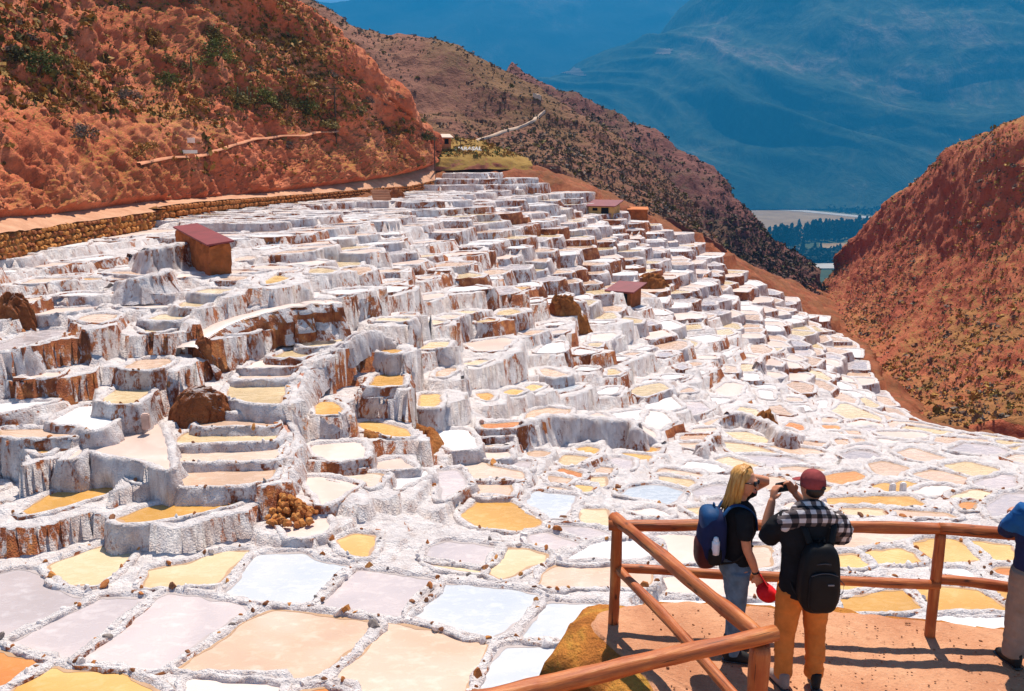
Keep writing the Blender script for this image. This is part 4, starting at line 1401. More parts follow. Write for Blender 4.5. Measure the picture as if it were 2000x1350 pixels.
# stone pile
sp_ = bpy.data.objects.new('stone_pile', None); COL.objects.link(sp_)
b = hit(572, 1012); sp_.location = b
tag(sp_, 'heap of loose ochre stones on a pink salt bed by the channel', 'stone pile')
rs = np.random.RandomState(5)
PST = [stone_mesh(40 + i, [stone_ochre[0], stone_ochre[2], stone_ochre[1]][i % 3], 2) for i in range(6)]
for lay, (n_, rr, zz) in enumerate([(34, 0.62, 0.02), (28, 0.52, 0.10), (22, 0.42, 0.19), (14, 0.30, 0.28), (7, 0.16, 0.36)]):
    for i in range(n_):
        a = rs.uniform(0, 6.28); r_ = rr * math.sqrt(rs.uniform(0.1, 1))
        sc = rs.uniform(.15, .24)
        add('stone', PST[rs.randint(6)], sp_, (r_ * math.cos(a) - 0.06 * lay, r_ * 0.8 * math.sin(a) + 0.10 * lay, zz + rs.uniform(-.04, .04)), tuple(rs.uniform(0, 3, 3)), (sc, sc * rs.uniform(.8, 1.2), sc * rs.uniform(.7, 1)))

# stones bedded in the low dividers
RST = [stone_mesh(60 + i, [stone_rust, stone_brown, stone_grey, stone_salt, stone_salt, stone_ochre[2]][i % 6], 2) for i in range(12)]
tot = 0
for p in pans_built:
    d = p['c2'][1]
    if d > 27 or not p['traced'] or p['c'] == 'k': continue
    o = resample(p['o'], 0.2, 1)
    rimm = (0.13 if p['py'] > 1040 else 0.15) + 0.0015 * d
    oo, nn = offset(o, rimm * 0.6)
    flat = p['z'] < ZF + 0.01
    big = 0
    run = rs.randint(0, 9)
    for i in range(len(oo)):
        if flat:
            prob = 0.42
        else:
            prob = 0.30
        if rs.rand() > prob or big > 34: continue
        base = np.array([p['c2'][0], p['c2'][1], p['z']])
        q = np.r_[oo[i] + rs.uniform(-.05, .05, 2), p['z'] + 0.06]
        pq = pix(q)
        if pq is None or not (-30 < pq[0] < 2030 and pq[1] < 1400) or (pq[0] > 1180 and pq[1] > 1180): continue
        sc = rs.uniform(.07, .16) if rs.rand() < 0.92 else rs.uniform(.18, .28)
        if tot > 620: sc *= 0.9
        kk = rs.choice(12, p=np.array([3, 2.5, 1, 3, 3, 1.5, 2, 2, .8, 3, 3, 1.5]) / 26.3)
        add('stone', RST[kk], p['obj'], q - base, tuple(rs.uniform(0, 3, 3)), (sc * rs.uniform(1, 1.5), sc, sc * rs.uniform(.55, .8)))
        big += 1; tot += 1
print('rim stones', tot)

# ------------------------------------------------------------------ buildings
def box_obj(name, cx, cy, z0, sx, sy, sz, mat, parent, rot=0, taper=1.0, bev=0.02, rough=0.0, seed=0):
    bm = bmesh.new()
    bmesh.ops.create_cube(bm, size=1.0)
    for v in bm.verts:
        f = taper if v.co.z > 0 else 1
        v.co = Vector((v.co.x * sx * f, v.co.y * sy * f, (v.co.z + 0.5) * sz))
    if bev:
        bmesh.ops.bevel(bm, geom=bm.edges[:], offset=bev, segments=2, affect='EDGES')
    if rough:
        bmesh.ops.subdivide_edges(bm, edges=bm.edges[:], cuts=3, use_grid_fill=True)
        for v in bm.verts:
            n_ = mathutils.noise.noise_vector(v.co * 2.3 + Vector((seed, 0, 0))) * rough
            v.co += n_
    me = bpy.data.meshes.new(name); bm.to_mesh(me); bm.free()
    me.materials.append(mat)
    o = add(name, me, parent, (cx, cy, z0), (0, 0, rot))
    return o
maroon = plain('maroon_roof_metal', (0.20, 0.028, 0.030), 0.55, 0.4, 0.18, 1.5, 0.3, 6, 0.02)
adobe = plain('rust_adobe', (0.34, 0.105, 0.034), 0.95, 0.1, 0.35, 2.0, 1.0, 5, 0.06)
adobe_y = plain('yellow_adobe', (0.62, 0.36, 0.13), 0.95, 0.1, 0.25, 2.0, 0.8, 5, 0.05)
dark_in = plain('dark_opening', (0.02, 0.014, 0.012), 0.9, 0.1)
orange_w = plain('orange_wall', (0.58, 0.20, 0.08), 0.9, 0.1, 0.2, 1.0)
wood_b = plain('brown_timber', (0.16, 0.075, 0.035), 0.85, 0.2, 0.3, 6.0)

def roof_slab(parent, pts, th, mat):
    "sloping slab through four corner points"
    P = np.array(pts, float)
    V = np.concatenate([P, P - [0, 0, th]])
    return mesh_obj('roof', V, [[0, 1, 2, 3], [7, 6, 5, 4], [0, 4, 5, 1], [1, 5, 6, 2], [2, 6, 7, 3], [3, 7, 4, 0]], mat, parent=parent, smooth=False)
# long low hut under the wall
hut = bpy.data.objects.new('hut', None); COL.objects.link(hut)
fb = hit(428, 541)                      # foot of the front end wall
ft = at(428, 474, fb[1] + 0.1)
bk = at(362, 441, fb[1] + 5.2)
ax = bk[:2] - ft[:2]; Lh = np.linalg.norm(ax); ax = ax / Lh; sx_ = np.array([ax[1], -ax[0]])
if sx_[0] < 0: sx_ = -sx_
hut.location = fb
tag(hut, 'long low rust adobe hut with a maroon sheet roof among the terraces', 'hut')
W2 = 0.42
def hp(u, w, z): return np.r_[ft[:2] + ax * u + sx_ * w - fb[:2], z - fb[2]]
top_f, top_b = ft[2] - 0.02, bk[2] - 0.02
wv = [hp(0, -W2, fb[2] - .6), hp(0, W2, fb[2] - .6), hp(Lh, W2, fb[2] - .2), hp(Lh, -W2, fb[2] - .2), hp(0, -W2, top_f - .12), hp(0, W2, top_f), hp(Lh, W2, top_b), hp(Lh, -W2, top_b - .12)]
bm = bmesh.new()
vs_ = [bm.verts.new(v) for v in wv]
for f in ((0, 1, 5, 4), (1, 2, 6, 5), (2, 3, 7, 6), (3, 0, 4, 7), (4, 5, 6, 7)): bm.faces.new([vs_[i] for i in f])
bmesh.ops.subdivide_edges(bm, edges=bm.edges[:], cuts=14, use_grid_fill=True)
for v in bm.verts: v.co += mathutils.noise.noise_vector(v.co * 1.3) * 0.12 + mathutils.noise.noise_vector(v.co * 4.0) * 0.06
me = bpy.data.meshes.new('wall'); bm.to_mesh(me); bm.free(); me.materials.append(adobe)
add('wall', me, hut)
roof_slab(hut, [hp(-.2, -W2 - .10, top_f - .02), hp(-.2, W2 + .12, top_f + .10), hp(Lh + .1, W2 + .12, top_b + .12), hp(Lh + .1, -W2 - .10, top_b)], 0.07, maroon)
def shed(name, label, px, py, wpx, hpx, depth, wm, rm, rot=0.0, slope=0.25, over=0.25, door=False, sheetname=None):
    b = on(sheetname, px, py) if sheetname else hit(px, py)
    d_ = math.hypot(b[1], b[2] - CZ)
    w, h = wpx * d_ / FPX, hpx * d_ / FPX
    e = bpy.data.objects.new(name, None); COL.objects.link(e); e.location = b; e.rotation_euler = (0, 0, rot)
    tag(e, label, name.replace('_', ' '))
    box_obj('wall', 0, 0, -1.0, w, depth, h + 1.0, wm, e, bev=0.03)
    z1, z2 = h + 0.02 + slope, h + 0.02
    roof_slab(e, [(-w / 2 - over, -depth / 2 - over, z2), (w / 2 + over, -depth / 2 - over, z2), (w / 2 + over, depth / 2 + over, z1), (-w / 2 - over, depth / 2 + over, z1)], 0.09, rm)
    if door:
        box_obj('door', w * 0.18, -depth / 2 - 0.01, 0.0, w * 0.3, 0.06, h * 0.8, dark_in, e, bev=0)
        box_obj('window', -w * 0.22, -depth / 2 - 0.01, h * 0.4, w * 0.2, 0.06, h * 0.35, dark_in, e, bev=0)
    return e
shed('shed', 'far shed with yellow wall and maroon roof at the terrace edge', 1180, 417, 48, 15, 3.4, adobe_y, maroon, -0.35, 0.5, 0.35, True)
shed('shed', 'low orange-walled store beside the far yellow shed', 1245, 418, 36, 9, 2.0, adobe, orange_w, -0.1, 0.2, 0.15)
shed('shed', 'small rust adobe shed with a maroon roof on the middle slope', 1222, 590, 42, 24, 2.0, adobe, maroon, -0.5, 0.35, 0.3, True)
shed('hut', 'orange hut with a pale roof above the lettered mound', 864, 276, 26, 12, 3.0, orange_w, plain('pale_roof', (0.62, 0.46, 0.36), 0.8), 0.2, 0.5, 0.3, True, 'mound')

# stone steps up to the path
stp = bpy.data.objects.new('stone_steps', None); COL.objects.link(stp)
b = hit(748, 394); stp.location = b
tag(stp, 'short flight of stone steps up to the red footpath', 'steps')
for i in range(5):
    box_obj('step', 0.28 * -i * 0.4, 0.35 * i, 0.2 * i - 0.15, 1.5, 0.5, 0.26, MATS['path_earth'] if 'path_earth' in MATS else pm, stp, 0.25, bev=0.03)

# power poles
pole_m = plain('pole_timber', (0.10, 0.062, 0.042), 0.9, 0.1, 0.3, 3.0)
def tube(P, r, n=10):
    "tube through points P with radii r"
    P = np.array(P, float); r = np.broadcast_to(np.array(r, float), (len(P),))
    tn = np.gradient(P, axis=0); tn /= np.linalg.norm(tn, axis=1)[:, None] + 1e-9
    ref = np.array([0, 0, 1.0]) if abs(tn[0, 2]) < 0.9 else np.array([1.0, 0, 0])
    V = []
    for i in range(len(P)):
        a = np.cross(tn[i], ref); a /= np.linalg.norm(a) + 1e-9
        c = np.cross(a, tn[i])
        th = np.arange(n) * 2 * math.pi / n
        V.append(P[i] + r[i] * (np.cos(th)[:, None] * a + np.sin(th)[:, None] * c))
    V = np.concatenate(V)
    F = grid_faces(len(P), n, True).tolist()
    F += [list(range(n))[::-1], list(range((len(P) - 1) * n, len(P) * n))]
    return V, F
def pole(b, hpx, label, r=0.09):
    d_ = math.hypot(b[1], b[2] - CZ)
    h = hpx * d_ / FPX
    e = bpy.data.objects.new('utility_pole', None); COL.objects.link(e); e.location = b
    tag(e, label, 'pole', 'wooden power poles')
    V, F = tube([(0, 0, -1), (0, 0, h * .5), (0.03, 0, h)], [r, r * .85, r * .65]); mesh_obj('post', V, F, pole_m, parent=e)
    V, F = tube([(-.5, 0, h - .3), (.5, 0, h - .3)], [.045, .045], 6); mesh_obj('crossarm', V, F, pole_m, parent=e)
pole(hit(850, 358), 88, 'tall wooden pole where the footpath ends below the mound')
pole(at(855, 330, 108), 52, 'wooden pole standing close behind the tallest one', 0.08)
pole(at(900, 318, 112), 46, 'slim wooden pole in front of the lettered mound', 0.08)
pole(on('red_hillside', 662, 272), 100, 'lone wooden pole standing on the red hillside above the trail', 0.09)

# letters on the mound, laid out in whitewashed stones
white_p = plain('whitewash', (0.80, 0.76, 0.68), 0.9, 0.1, 0.1, 3.0)
txt = bpy.data.curves.new('hillside_letters', 'FONT'); txt.body = 'MARASAL'; txt.size = 0.78; txt.extrude = 0.06; txt.align_x = 'CENTER'; txt.offset = 0.03
tmp = bpy.data.objects.new('tmp', txt); COL.objects.link(tmp)
bpy.context.view_layer.update()
me = bpy.data.meshes.new_from_object(tmp.evaluated_get(bpy.context.evaluated_depsgraph_get()))
bpy.data.objects.remove(tmp)
me.materials.clear(); me.materials.append(white_p)
lb = on('mound', 916, 290)
lo_ = add('hillside_letters', me, None, lb + np.array([0, -0.35, 0.05]), (R(48), 0, R(-6)))
tag(lo_, 'white capital letters laid out on the grassy mound', 'letters')

# small white sacks and blocks
def lump(name, px, py, wpx, hpx, mat, label, cat, seed, group=None):
    b = hit(px, py); d_ = math.hypot(b[1], b[2] - CZ)
    me = stone_mesh(seed, mat, 3)
    o = add(name, me, None, b + np.array([0, 0, hpx * d_ / FPX * .45]), (0, 0, seed * .7), (wpx * d_ / FPX * 1.2, wpx * d_ / FPX, hpx * d_ / FPX * 1.25))
    return tag(o, label, cat, group)
lump('salt_sack', 343, 418, 10, 12, white_p, 'white salt sack upright against the stone wall', 'sack', 81)
lump('salt_sack', 356, 419, 12, 9, white_p, 'white salt sack slumped beside the upright one', 'sack', 82)
def block(px, py, wpx, hpx, mat, label, cat='block'):
    b = hit(px, py); d_ = math.hypot(b[1], b[2] - CZ)
    w, h = wpx * d_ / FPX, hpx * d_ / FPX
    o = box_obj('salt_block', b[0], b[1], b[2] - 0.1, w, w * .8, h + .1, mat, None, 0.2, 0.9, 0.03, 0.02, px)
    return tag(o, label, cat)
salt_pinkm = plain('pink_salt_stone', (0.52, 0.36, 0.30), 0.9, 0.15, 0.25, 5.0, 0.6, 12, 0.03)
block(286, 836, 16, 24, salt_pinkm, 'pinkish stone block standing on the pink drying floor')
block(1742, 966, 12, 22, stone_salt, 'pale upright block, one of two by a yellow pan')
block(1762, 966, 12, 24, stone_salt, 'pale upright block beside its twin by a yellow pan')
block(941, 838, 9, 18, salt_pinkm, 'little pink block at the end of an orange pan')
# ------------------------------------------------------------------ viewing platform
plat_m, nt, bb = new_mat('platform_earth', 0.95, 0.1)
k = N(nt); v = k.coord()
c = k.ramp(k.noise(v, 1.1, 7, 0.65, 0.3), [(0.28, (0.40, 0.165, 0.085)), (0.52, (0.55, 0.27, 0.15)), (0.72, (0.64, 0.36, 0.21))])
c = k.mix(k.ramp(k.noise(v, 14, 5, 0.7), [(0.30, 0.5), (0.46, 0.0)]), c, (0.27, 0.11, 0.06))
c = k.mix(k.ramp(k.noise(v, 42, 3, 0.6), [(0.60, 0.0), (0.72, 0.5)]), c, (0.66, 0.44, 0.30))
k.l(c, bb.inputs['Base Color'])
k.bump(k.math('ADD', k.noise(v, 9, 6, 0.7), k.math('MULTIPLY', k.noise(v, 46, 4), 0.5)), bb, 0.8, 0.035)
rock_m = earth_mat('ochre_ledge_rock', [(0.40, 0.125, 0.035), (0.72, 0.27, 0.055), (0.84, 0.50, 0.09)], 2.2, 0.12, fine=5.0)
PO = np.array([(0.72, 7.40), (0.80, 7.60), (1.05, 7.74), (1.6, 7.80), (2.3, 7.72), (3.0, 7.62), (3.7, 7.45), (4.5, 7.22), (6.6, 6.9), (6.6, -1.5), (-2.6, -1.5), (-2.6, 4.3), (-0.5, 4.75), (1.15, 5.1), (1.27, 5.7), (1.22, 6.25), (1.05, 6.66), (0.86, 6.95), (0.75, 7.18)])
if area2(PO) < 0: PO = PO[::-1]
ro = resample(PO, 0.05, 1)
n0 = len(ro)
ro, _ = offset(ro, 0.05 * fbm(np.c_[ro * 2.6, np.zeros(n0)], 4, 401))
rings = []
cen = np.array([3.2, 4.6])
for f in (0.0, 0.3, 0.55, 0.72, 0.83, 0.90, 0.94, 0.97, 0.99, 1.0):
    q = cen + (ro - cen) * f
    z = 0.018 * fbm(np.c_[q * 1.6, np.zeros(n0)], 4, 402) + 0.012 * fbm(np.c_[q * 7, np.zeros(n0)], 3, 403) - (0.03 if f == 1 else 0)
    rings.append(np.c_[q, z])
top_rows = len(rings)
for dz, d in ((-0.03, 0.05), (-0.07, 0.11), (-0.13, 0.18), (-0.22, 0.23), (-0.33, 0.26), (-0.46, 0.28), (-0.62, 0.29), (-0.8, 0.30), (-1.05, 0.31), (-1.4, 0.33), (-2.0, 0.38), (-3.0, 0.5), (-4.2, 0.7), (-5.8, 1.0)):
    q, nn = offset(ro, d)
    pos = np.c_[q * 2.2, np.full(n0, dz * 2.2)]
    dd = 0.20 * fbm(pos, 5, 404) + 0.20 * ridged(pos * np.array([1.6, 1.6, 0.8]), 3, 405)
    q = q + nn * dd[:, None] * min(1, -dz * 4)
    rings.append(np.c_[q, np.full(n0, dz) + 0.03 * fbm(pos * 2, 3, 406)])
V = np.concatenate(rings)
F = grid_faces(len(rings), n0, True)
mi = (np.arange(len(F)) // n0 >= top_rows - 1).astype(int)
plat = mesh_obj('platform', V, F, [plat_m, rock_m], mi=mi)
tag(plat, kind='structure')
# loose pebbles on the platform
pv_, pf_, pn_ = [], [], 0
for i in range(420):
    x, y = rs.uniform(1.3, 5.2), rs.uniform(5.6, 7.6)
    if not inpoly(np.array([[x, y]]), offset(ro[::6], -0.06)[0])[0]: continue
    sc = rs.uniform(.008, .022) * (2.0 if rs.rand() < .06 else 1)
    pv_.append(icoV * sc * np.array([1.3, 1, .7]) + [x, y, 0.01]); pf_.append(icoF + pn_); pn_ += len(icoV)
tag(mesh_obj('gravel', np.concatenate(pv_), np.concatenate(pf_), stone_brown), 'small loose pebbles scattered over the platform earth', 'gravel', kind='stuff')

# ------------------------------------------------------------------ wooden railing
wm, nt, bb = new_mat('varnished_log', 0.5, 0.35)
k = N(nt)
v = k.coord((1.1, 16, 16), obj=True); v1 = k.coord((1, 1, 1), obj=True)
g = k.noise(v, 1.6, 6, 0.65, 0.5)
c = k.ramp(g, [(0.25, (0.12, 0.028, 0.010)), (0.43, (0.40, 0.105, 0.026)), (0.60, (0.56, 0.185, 0.050)), (0.8, (0.68, 0.36, 0.16))])
c = k.mix(k.ramp(k.noise(v1, 3.2, 4, 0.6), [(0.40, 0.0), (0.66, 0.85)]), c, (0.34, 0.070, 0.018))
kn = k.n('ShaderNodeTexVoronoi'); kn.inputs['Scale'].default_value = 4.0; k.l(k.coord((1.0, 2.2, 2.2), obj=True), kn.inputs['Vector'])
c = k.mix(k.ramp(kn.outputs['Distance'], [(0.06, 0.9), (0.16, 0.0)]), c, (0.06, 0.018, 0.008))
c = k.mix(k.ramp(k.noise(k.coord((0.7, 26, 26), obj=True), 2.2, 2, 0.5), [(0.64, 0.0), (0.68, 0.85)]), c, (0.05, 0.018, 0.008))
k.l(c, bb.inputs['Base Color'])
k.bump(g, bb, 0.5, 0.02)
rail_root = bpy.data.objects.new('wooden_railing', None); COL.objects.link(rail_root)
rail_root.location = (0.94, 7.39, 0)
tag(rail_root, 'rustic reddish log railing round the earth viewing platform', 'railing')
def log(name, a, b, r0, r1, seed, over=0.0):
    a, b = Vector(a), Vector(b)
    d = b - a; L = d.length; a = a - d / L * over; L += 2 * over
    n, m = 26, 16
    th = np.arange(m) * 2 * math.pi / m
    V = []
    bend = 0.012 * L
    for i in range(n):
        t_ = i / (n - 1)
        rr = (r0 + (r1 - r0) * t_) * 0.9
        if i in (0, n - 1): rr *= 0.93
        pos = np.c_[np.full(m, t_ * L * 2.1), np.cos(th) * 1.1, np.sin(th) * 1.1] + seed * 5.3
        r_ = rr * (1 + 0.17 * fbm(pos, 3, seed) + 0.05 * vn(np.array([[t_ * L * 5, 0, 0]]) + seed, 5))
        oy = bend * vn(np.array([[t_ * 2.2, 1, seed]]), 7)[0]; oz = bend * vn(np.array([[t_ * 2.2, 5, seed]]), 8)[0]
        V.append(np.c_[np.full(m, t_ * L), np.cos(th) * r_ + oy, np.sin(th) * r_ + oz])
    V = np.concatenate(V)
    F = grid_faces(n, m, True).tolist() + [list(range(m))[::-1], list(range((n - 1) * m, n * m))]
    o = mesh_obj(name, V, F, wm, parent=rail_root)
    o.location = a - Vector(rail_root.location)
    o.rotation_euler = d.to_track_quat('X', 'Z').to_euler()
    return o
PA, PB, PC, PD, PE = (0.94, 7.39), (3.78, 7.14), (1.68, 5.39), (-0.75, 4.42), (6.2, 6.8)
log('post', (*PA, -0.3), (*PA, 1.05), 0.056, 0.053, 1)
log('post', (*PB, -0.3), (*PB, 0.99), 0.054, 0.050, 2)
log('post', (*PC, -0.3), (*PC, 0.97), 0.080, 0.076, 3)
log('post', (*PD, -0.3), (*PD, 0.97), 0.080, 0.076, 4)
log('post', (*PE, -0.3), (*PE, 0.99), 0.056, 0.053, 5)
y_ = 0.02
log('rail', (PA[0] - .02, PA[1] - .05, 1.00), (PB[0], PB[1] + .0, 1.03), 0.054, 0.060, 6, 0.05)
log('rail', (PB[0] + .02, PB[1], 1.025), (PE[0], PE[1], 1.03), 0.060, 0.052, 7, 0.05)
log('rail', (PA[0], PA[1], 0.53), (PB[0], PB[1], 0.52), 0.046, 0.05, 8, 0.02)
log('rail', (PB[0], PB[1], 0.52), (PE[0], PE[1], 0.52), 0.05, 0.048, 9, 0.02)
log('rail', (PA[0] + .02, PA[1] - .02, 1.03), (PC[0] - .02, PC[1] + .05, 1.02), 0.060, 0.062, 10, 0.06)
log('rail', (PA[0] + .02, PA[1], 0.54), (PC[0], PC[1], 0.38), 0.046, 0.05, 11, 0.02)
log('rail', (PC[0] + .02, PC[1], 1.06), (PD[0], PD[1], 1.04), 0.066, 0.074, 12, 0.10)
log('rail', (PC[0], PC[1], 0.45), (PD[0], PD[1], 0.45), 0.06, 0.06, 13, 0.02)

# ------------------------------------------------------------------ people
def etube(P, ra, rb, side=(1, 0, 0), n=20, cap=True):
    "tube with an elliptical section: ra along side, rb across it"
    P = np.array(P, float); m = len(P)
    ra = np.broadcast_to(np.array(ra, float), (m,)); rb = np.broadcast_to(np.array(rb, float), (m,))
    # refine
    t_ = np.linspace(0, m - 1, (m - 1) * 4 + 1)
    P2 = crom(P, t_) if m > 2 else np.array([np.interp(t_, [0, 1], P[:, i]) for i in range(3)]).T
    R2 = crom(np.c_[ra, rb, rb], t_) if m > 2 else np.c_[np.interp(t_, [0, 1], ra), np.interp(t_, [0, 1], rb), np.interp(t_, [0, 1], rb)]
    tn = np.gradient(P2, axis=0); tn /= np.linalg.norm(tn, axis=1)[:, None] + 1e-9
    th = np.arange(n) * 2 * math.pi / n
    s0 = np.array(side, float)
    V = []
    for i in range(len(P2)):
        a = s0 - tn[i] * (s0 @ tn[i])
        if np.linalg.norm(a) < 0.05: a = np.cross(tn[i], [0, 1, 0])
        a /= np.linalg.norm(a); b = np.cross(tn[i], a)
        V.append(P2[i] + np.cos(th)[:, None] * a * max(R2[i, 0], 1e-3) + np.sin(th)[:, None] * b * max(R2[i, 1], 1e-3))
    N_ = len(V)
    # rounded ends
    caps0 = P2[0] - tn[0] * min(R2[0, 0], R2[0, 1]) * 0.6
    caps1 = P2[-1] + tn[-1] * min(R2[-1, 0], R2[-1, 1]) * 0.6
    V = np.concatenate(V + [caps0[None], caps1[None]])
    F = grid_faces(N_, n, True).tolist()
    i0, i1 = N_ * n, N_ * n + 1
    for j in range(n):
        F.append([i0, (j + 1) % n, j])
        F.append([i1, (N_ - 1) * n + j, (N_ - 1) * n + (j + 1) % n])
    return V, F
def ball(c, r, n=16):
    c = np.array(c, float); r = np.array(r if hasattr(r, '__len__') else (r, r, r), float)
    V, F = [], []
    for i in range(n + 1):
        a = math.pi * i / n
        for j in range(n * 2):
            b = math.pi * j / n
            V.append(c + r * np.array([math.sin(a) * math.cos(b), math.sin(a) * math.sin(b), math.cos(a)]))
    return np.array(V), grid_faces(n + 1, n * 2, True)[:, ::-1].tolist()
def superbox(c, r, e=0.45, n=18, seed=None, amp=0.0):
    V, F = ball((0, 0, 0), 1.0, n)
    V = np.sign(V) * np.abs(V) ** e
    nrm = (np.abs(V) ** (2 / e)).sum(1) ** (e / 2)
    V = V / nrm[:, None]
    V = V * np.array(r)
    if amp: V = V * (1 + amp * fbm(V * 7 + (seed or 0), 3, 3))[:, None]
    return V + np.array(c), F
def fuse(name, pieces, voxel, mat, parent, smooth=3, noise=None, mats=None, mfun=None):
    "melt overlapping pieces into one continuous surface"
    VV, FF, n_ = [], [], 0
    for V, F in pieces:
        VV.append(V); FF += [[i + n_ for i in f] for f in F]; n_ += len(V)
    me = bpy.data.meshes.new(name + '_raw')
    me.from_pydata(np.concatenate(VV).tolist(), [], FF)
    o = bpy.data.objects.new('raw', me); COL.objects.link(o)
    m = o.modifiers.new('r', 'REMESH'); m.mode = 'VOXEL'; m.voxel_size = voxel; m.use_smooth_shade = True
    if smooth:
        s_ = o.modifiers.new('s', 'SMOOTH'); s_.iterations = smooth; s_.factor = 0.5
    bpy.context.view_layer.update()
    out = bpy.data.meshes.new_from_object(o.evaluated_get(bpy.context.evaluated_depsgraph_get()))
    bpy.data.objects.remove(o); bpy.data.meshes.remove(me)
    out.name = name
    if noise:
        P = np.empty(len(out.vertices) * 3); out.vertices.foreach_get('co', P); P = P.reshape(-1, 3)
        NN = np.empty(len(out.vertices) * 3); out.vertices.foreach_get('normal', NN); NN = NN.reshape(-1, 3)
        P = P + NN * noise(P)[:, None]
        out.vertices.foreach_set('co', P.ravel())
    out.materials.clear()
    for mm in (mats or [mat]): out.materials.append(mm)
    if mfun:
        C = np.empty(len(out.polygons) * 3); out.polygons.foreach_get('center', C)
        out.polygons.foreach_set('material_index', mfun(C.reshape(-1, 3)).astype(np.int32))
    out.polygons.foreach_set('use_smooth', np.ones(len(out.polygons), bool))
    out.update()
    return add(name, out, parent)
def joined(name, pieces, mat, parent, smooth=True):
    VV, FF, n_ = [], [], 0
    for V, F in pieces:
        VV.append(V); FF += [[i + n_ for i in f] for f in F]; n_ += len(V)
    return mesh_obj(name, np.concatenate(VV), FF, mat, parent=parent, smooth=smooth)

skin_m = plain('warm_skin', (0.62, 0.27, 0.15), 0.5, 0.35, 0.08, 30)  # warm skin tone, slightly mottled
skin_m2 = plain('tanned_skin', (0.50, 0.20, 0.105), 0.5, 0.35, 0.08, 30)
def cloth(name, col, rough=0.9, var=0.2, b=0.35):
    return plain(name, col, rough, 0.15, var, 9.0, b, 260, 0.002)
black_c = cloth('black_cotton', (0.012, 0.012, 0.014))
tan_c = cloth('orange_tan_chino', (0.60, 0.195, 0.042))
jean_c = cloth('light_blue_denim', (0.11, 0.17, 0.24), var=0.35)
blue_c = cloth('blue_jacket_fabric', (0.012, 0.085, 0.26))
navy_c = cloth('navy_fabric', (0.016, 0.022, 0.07))
khaki_c = cloth('grey_khaki_fabric', (0.26, 0.19, 0.15))
maroon_c = cloth('faded_maroon_cotton', (0.23, 0.045, 0.045), var=0.35)
red_c = cloth('bright_red_cotton', (0.62, 0.015, 0.022))
shoe_c = cloth('black_shoe_leather', (0.02, 0.018, 0.018), 0.6)
grey_shoe = cloth('grey_trainer_mesh', (0.30, 0.22, 0.19))
black_n = cloth('black_nylon', (0.009, 0.009, 0.010), 0.55)
blue_n = cloth('blue_nylon', (0.012, 0.055, 0.15), 0.6, 0.4)
mar_n = cloth('dark_maroon_nylon', (0.075, 0.018, 0.018), 0.6)
plast = plain('black_plastic', (0.012, 0.012, 0.014), 0.25, 0.5)
glassm = plain('dark_lens', (0.006, 0.006, 0.008), 0.08, 0.6)
steel = plain('grey_metal', (0.5, 0.5, 0.52), 0.3, 0.5)
bottle_m = plain('white_bottle', (0.72, 0.76, 0.80), 0.3, 0.5, 0.05)
lip_m = plain('lips', (0.45, 0.12, 0.10), 0.45)
hair_m, nt, bb = new_mat('blonde_hair', 0.4, 0.4)
k = N(nt); k.l(k.ramp(k.noise(k.coord((26, 26, 3), obj=True), 2.0, 4), [(0.3, (0.40, 0.155, 0.030)), (0.6, (0.66, 0.34, 0.085)), (0.8, (0.80, 0.52, 0.20))]), bb.inputs['Base Color'])
dark_hair = plain('dark_hair', (0.012, 0.009, 0.008), 0.45, 0.4)
pl_m, nt, bb = new_mat('plaid_flannel', 0.9, 0.15)
k = N(nt)
sx3 = k.n('ShaderNodeSeparateXYZ'); k.l(k.coord((1, 1, 1), obj=True), sx3.inputs[0])
def band(o, fr, th):
    return k.math('GREATER_THAN', k.math('SINE', k.math('MULTIPLY', o, fr)), th)
s1 = band(k.math('ADD', sx3.outputs['X'], k.math('MULTIPLY', sx3.outputs['Y'], 0.4)), 75.0, 0.0)
s2 = band(k.math('ADD', sx3.outputs['Z'], k.math('MULTIPLY', sx3.outputs['Y'], 0.5)), 85.0, 0.0)
f = k.math('MULTIPLY', k.math('ADD', s1, s2), 0.5)
k.l(k.ramp(f, [(0.0, (0.014, 0.013, 0.016)), (0.5, (0.12, 0.095, 0.095)), (1.0, (0.60, 0.55, 0.55))]), bb.inputs['Base Color'])

def hand(c, fwd, up, thumb_side, curl=0.6, s=1.0):
    "palm and five bent fingers; fwd = direction of the fingers, up = back of the hand, curl in 0..1"
    c = np.array(c, float); f = np.array(fwd, float); f /= np.linalg.norm(f)
    u = np.array(up, float); u -= f * (u @ f); u /= np.linalg.norm(u)
    w = np.cross(f, u) * thumb_side
    pcs = [etube([c, c + f * .045 * s, c + f * .085 * s], [.026 * s, .040 * s, .040 * s], [.016 * s, .017 * s, .014 * s], side=w, n=14)]
    for off_, ln in ((.030, .072), (.010, .082), (-.011, .076), (-.030, .060)):
        b = c + f * .085 * s + w * off_ * s
        p1 = b + (f * math.cos(curl * .6) - u * math.sin(curl * .6)) * ln * .45 * s
        p2 = p1 + (f * math.cos(curl * 1.5) - u * math.sin(curl * 1.5)) * ln * .32 * s
        p3 = p2 + (f * math.cos(curl * 2.2) - u * math.sin(curl * 2.2)) * ln * .26 * s
        pcs.append(etube([b, p1, p2, p3], [.0095 * s, .009 * s, .008 * s, .007 * s], [.0095 * s, .009 * s, .008 * s, .007 * s], side=w, n=10))
    b = c + f * .025 * s + w * .030 * s
    p1 = b + (f * .6 + w * .7 - u * .2) * .035 * s
    p2 = p1 + (f * .85 + w * .1 - u * .4) * .034 * s
    pcs.append(etube([b, p1, p2], [.013 * s, .011 * s, .009 * s], [.013 * s, .011 * s, .009 * s], side=u, n=10))
    return pcs

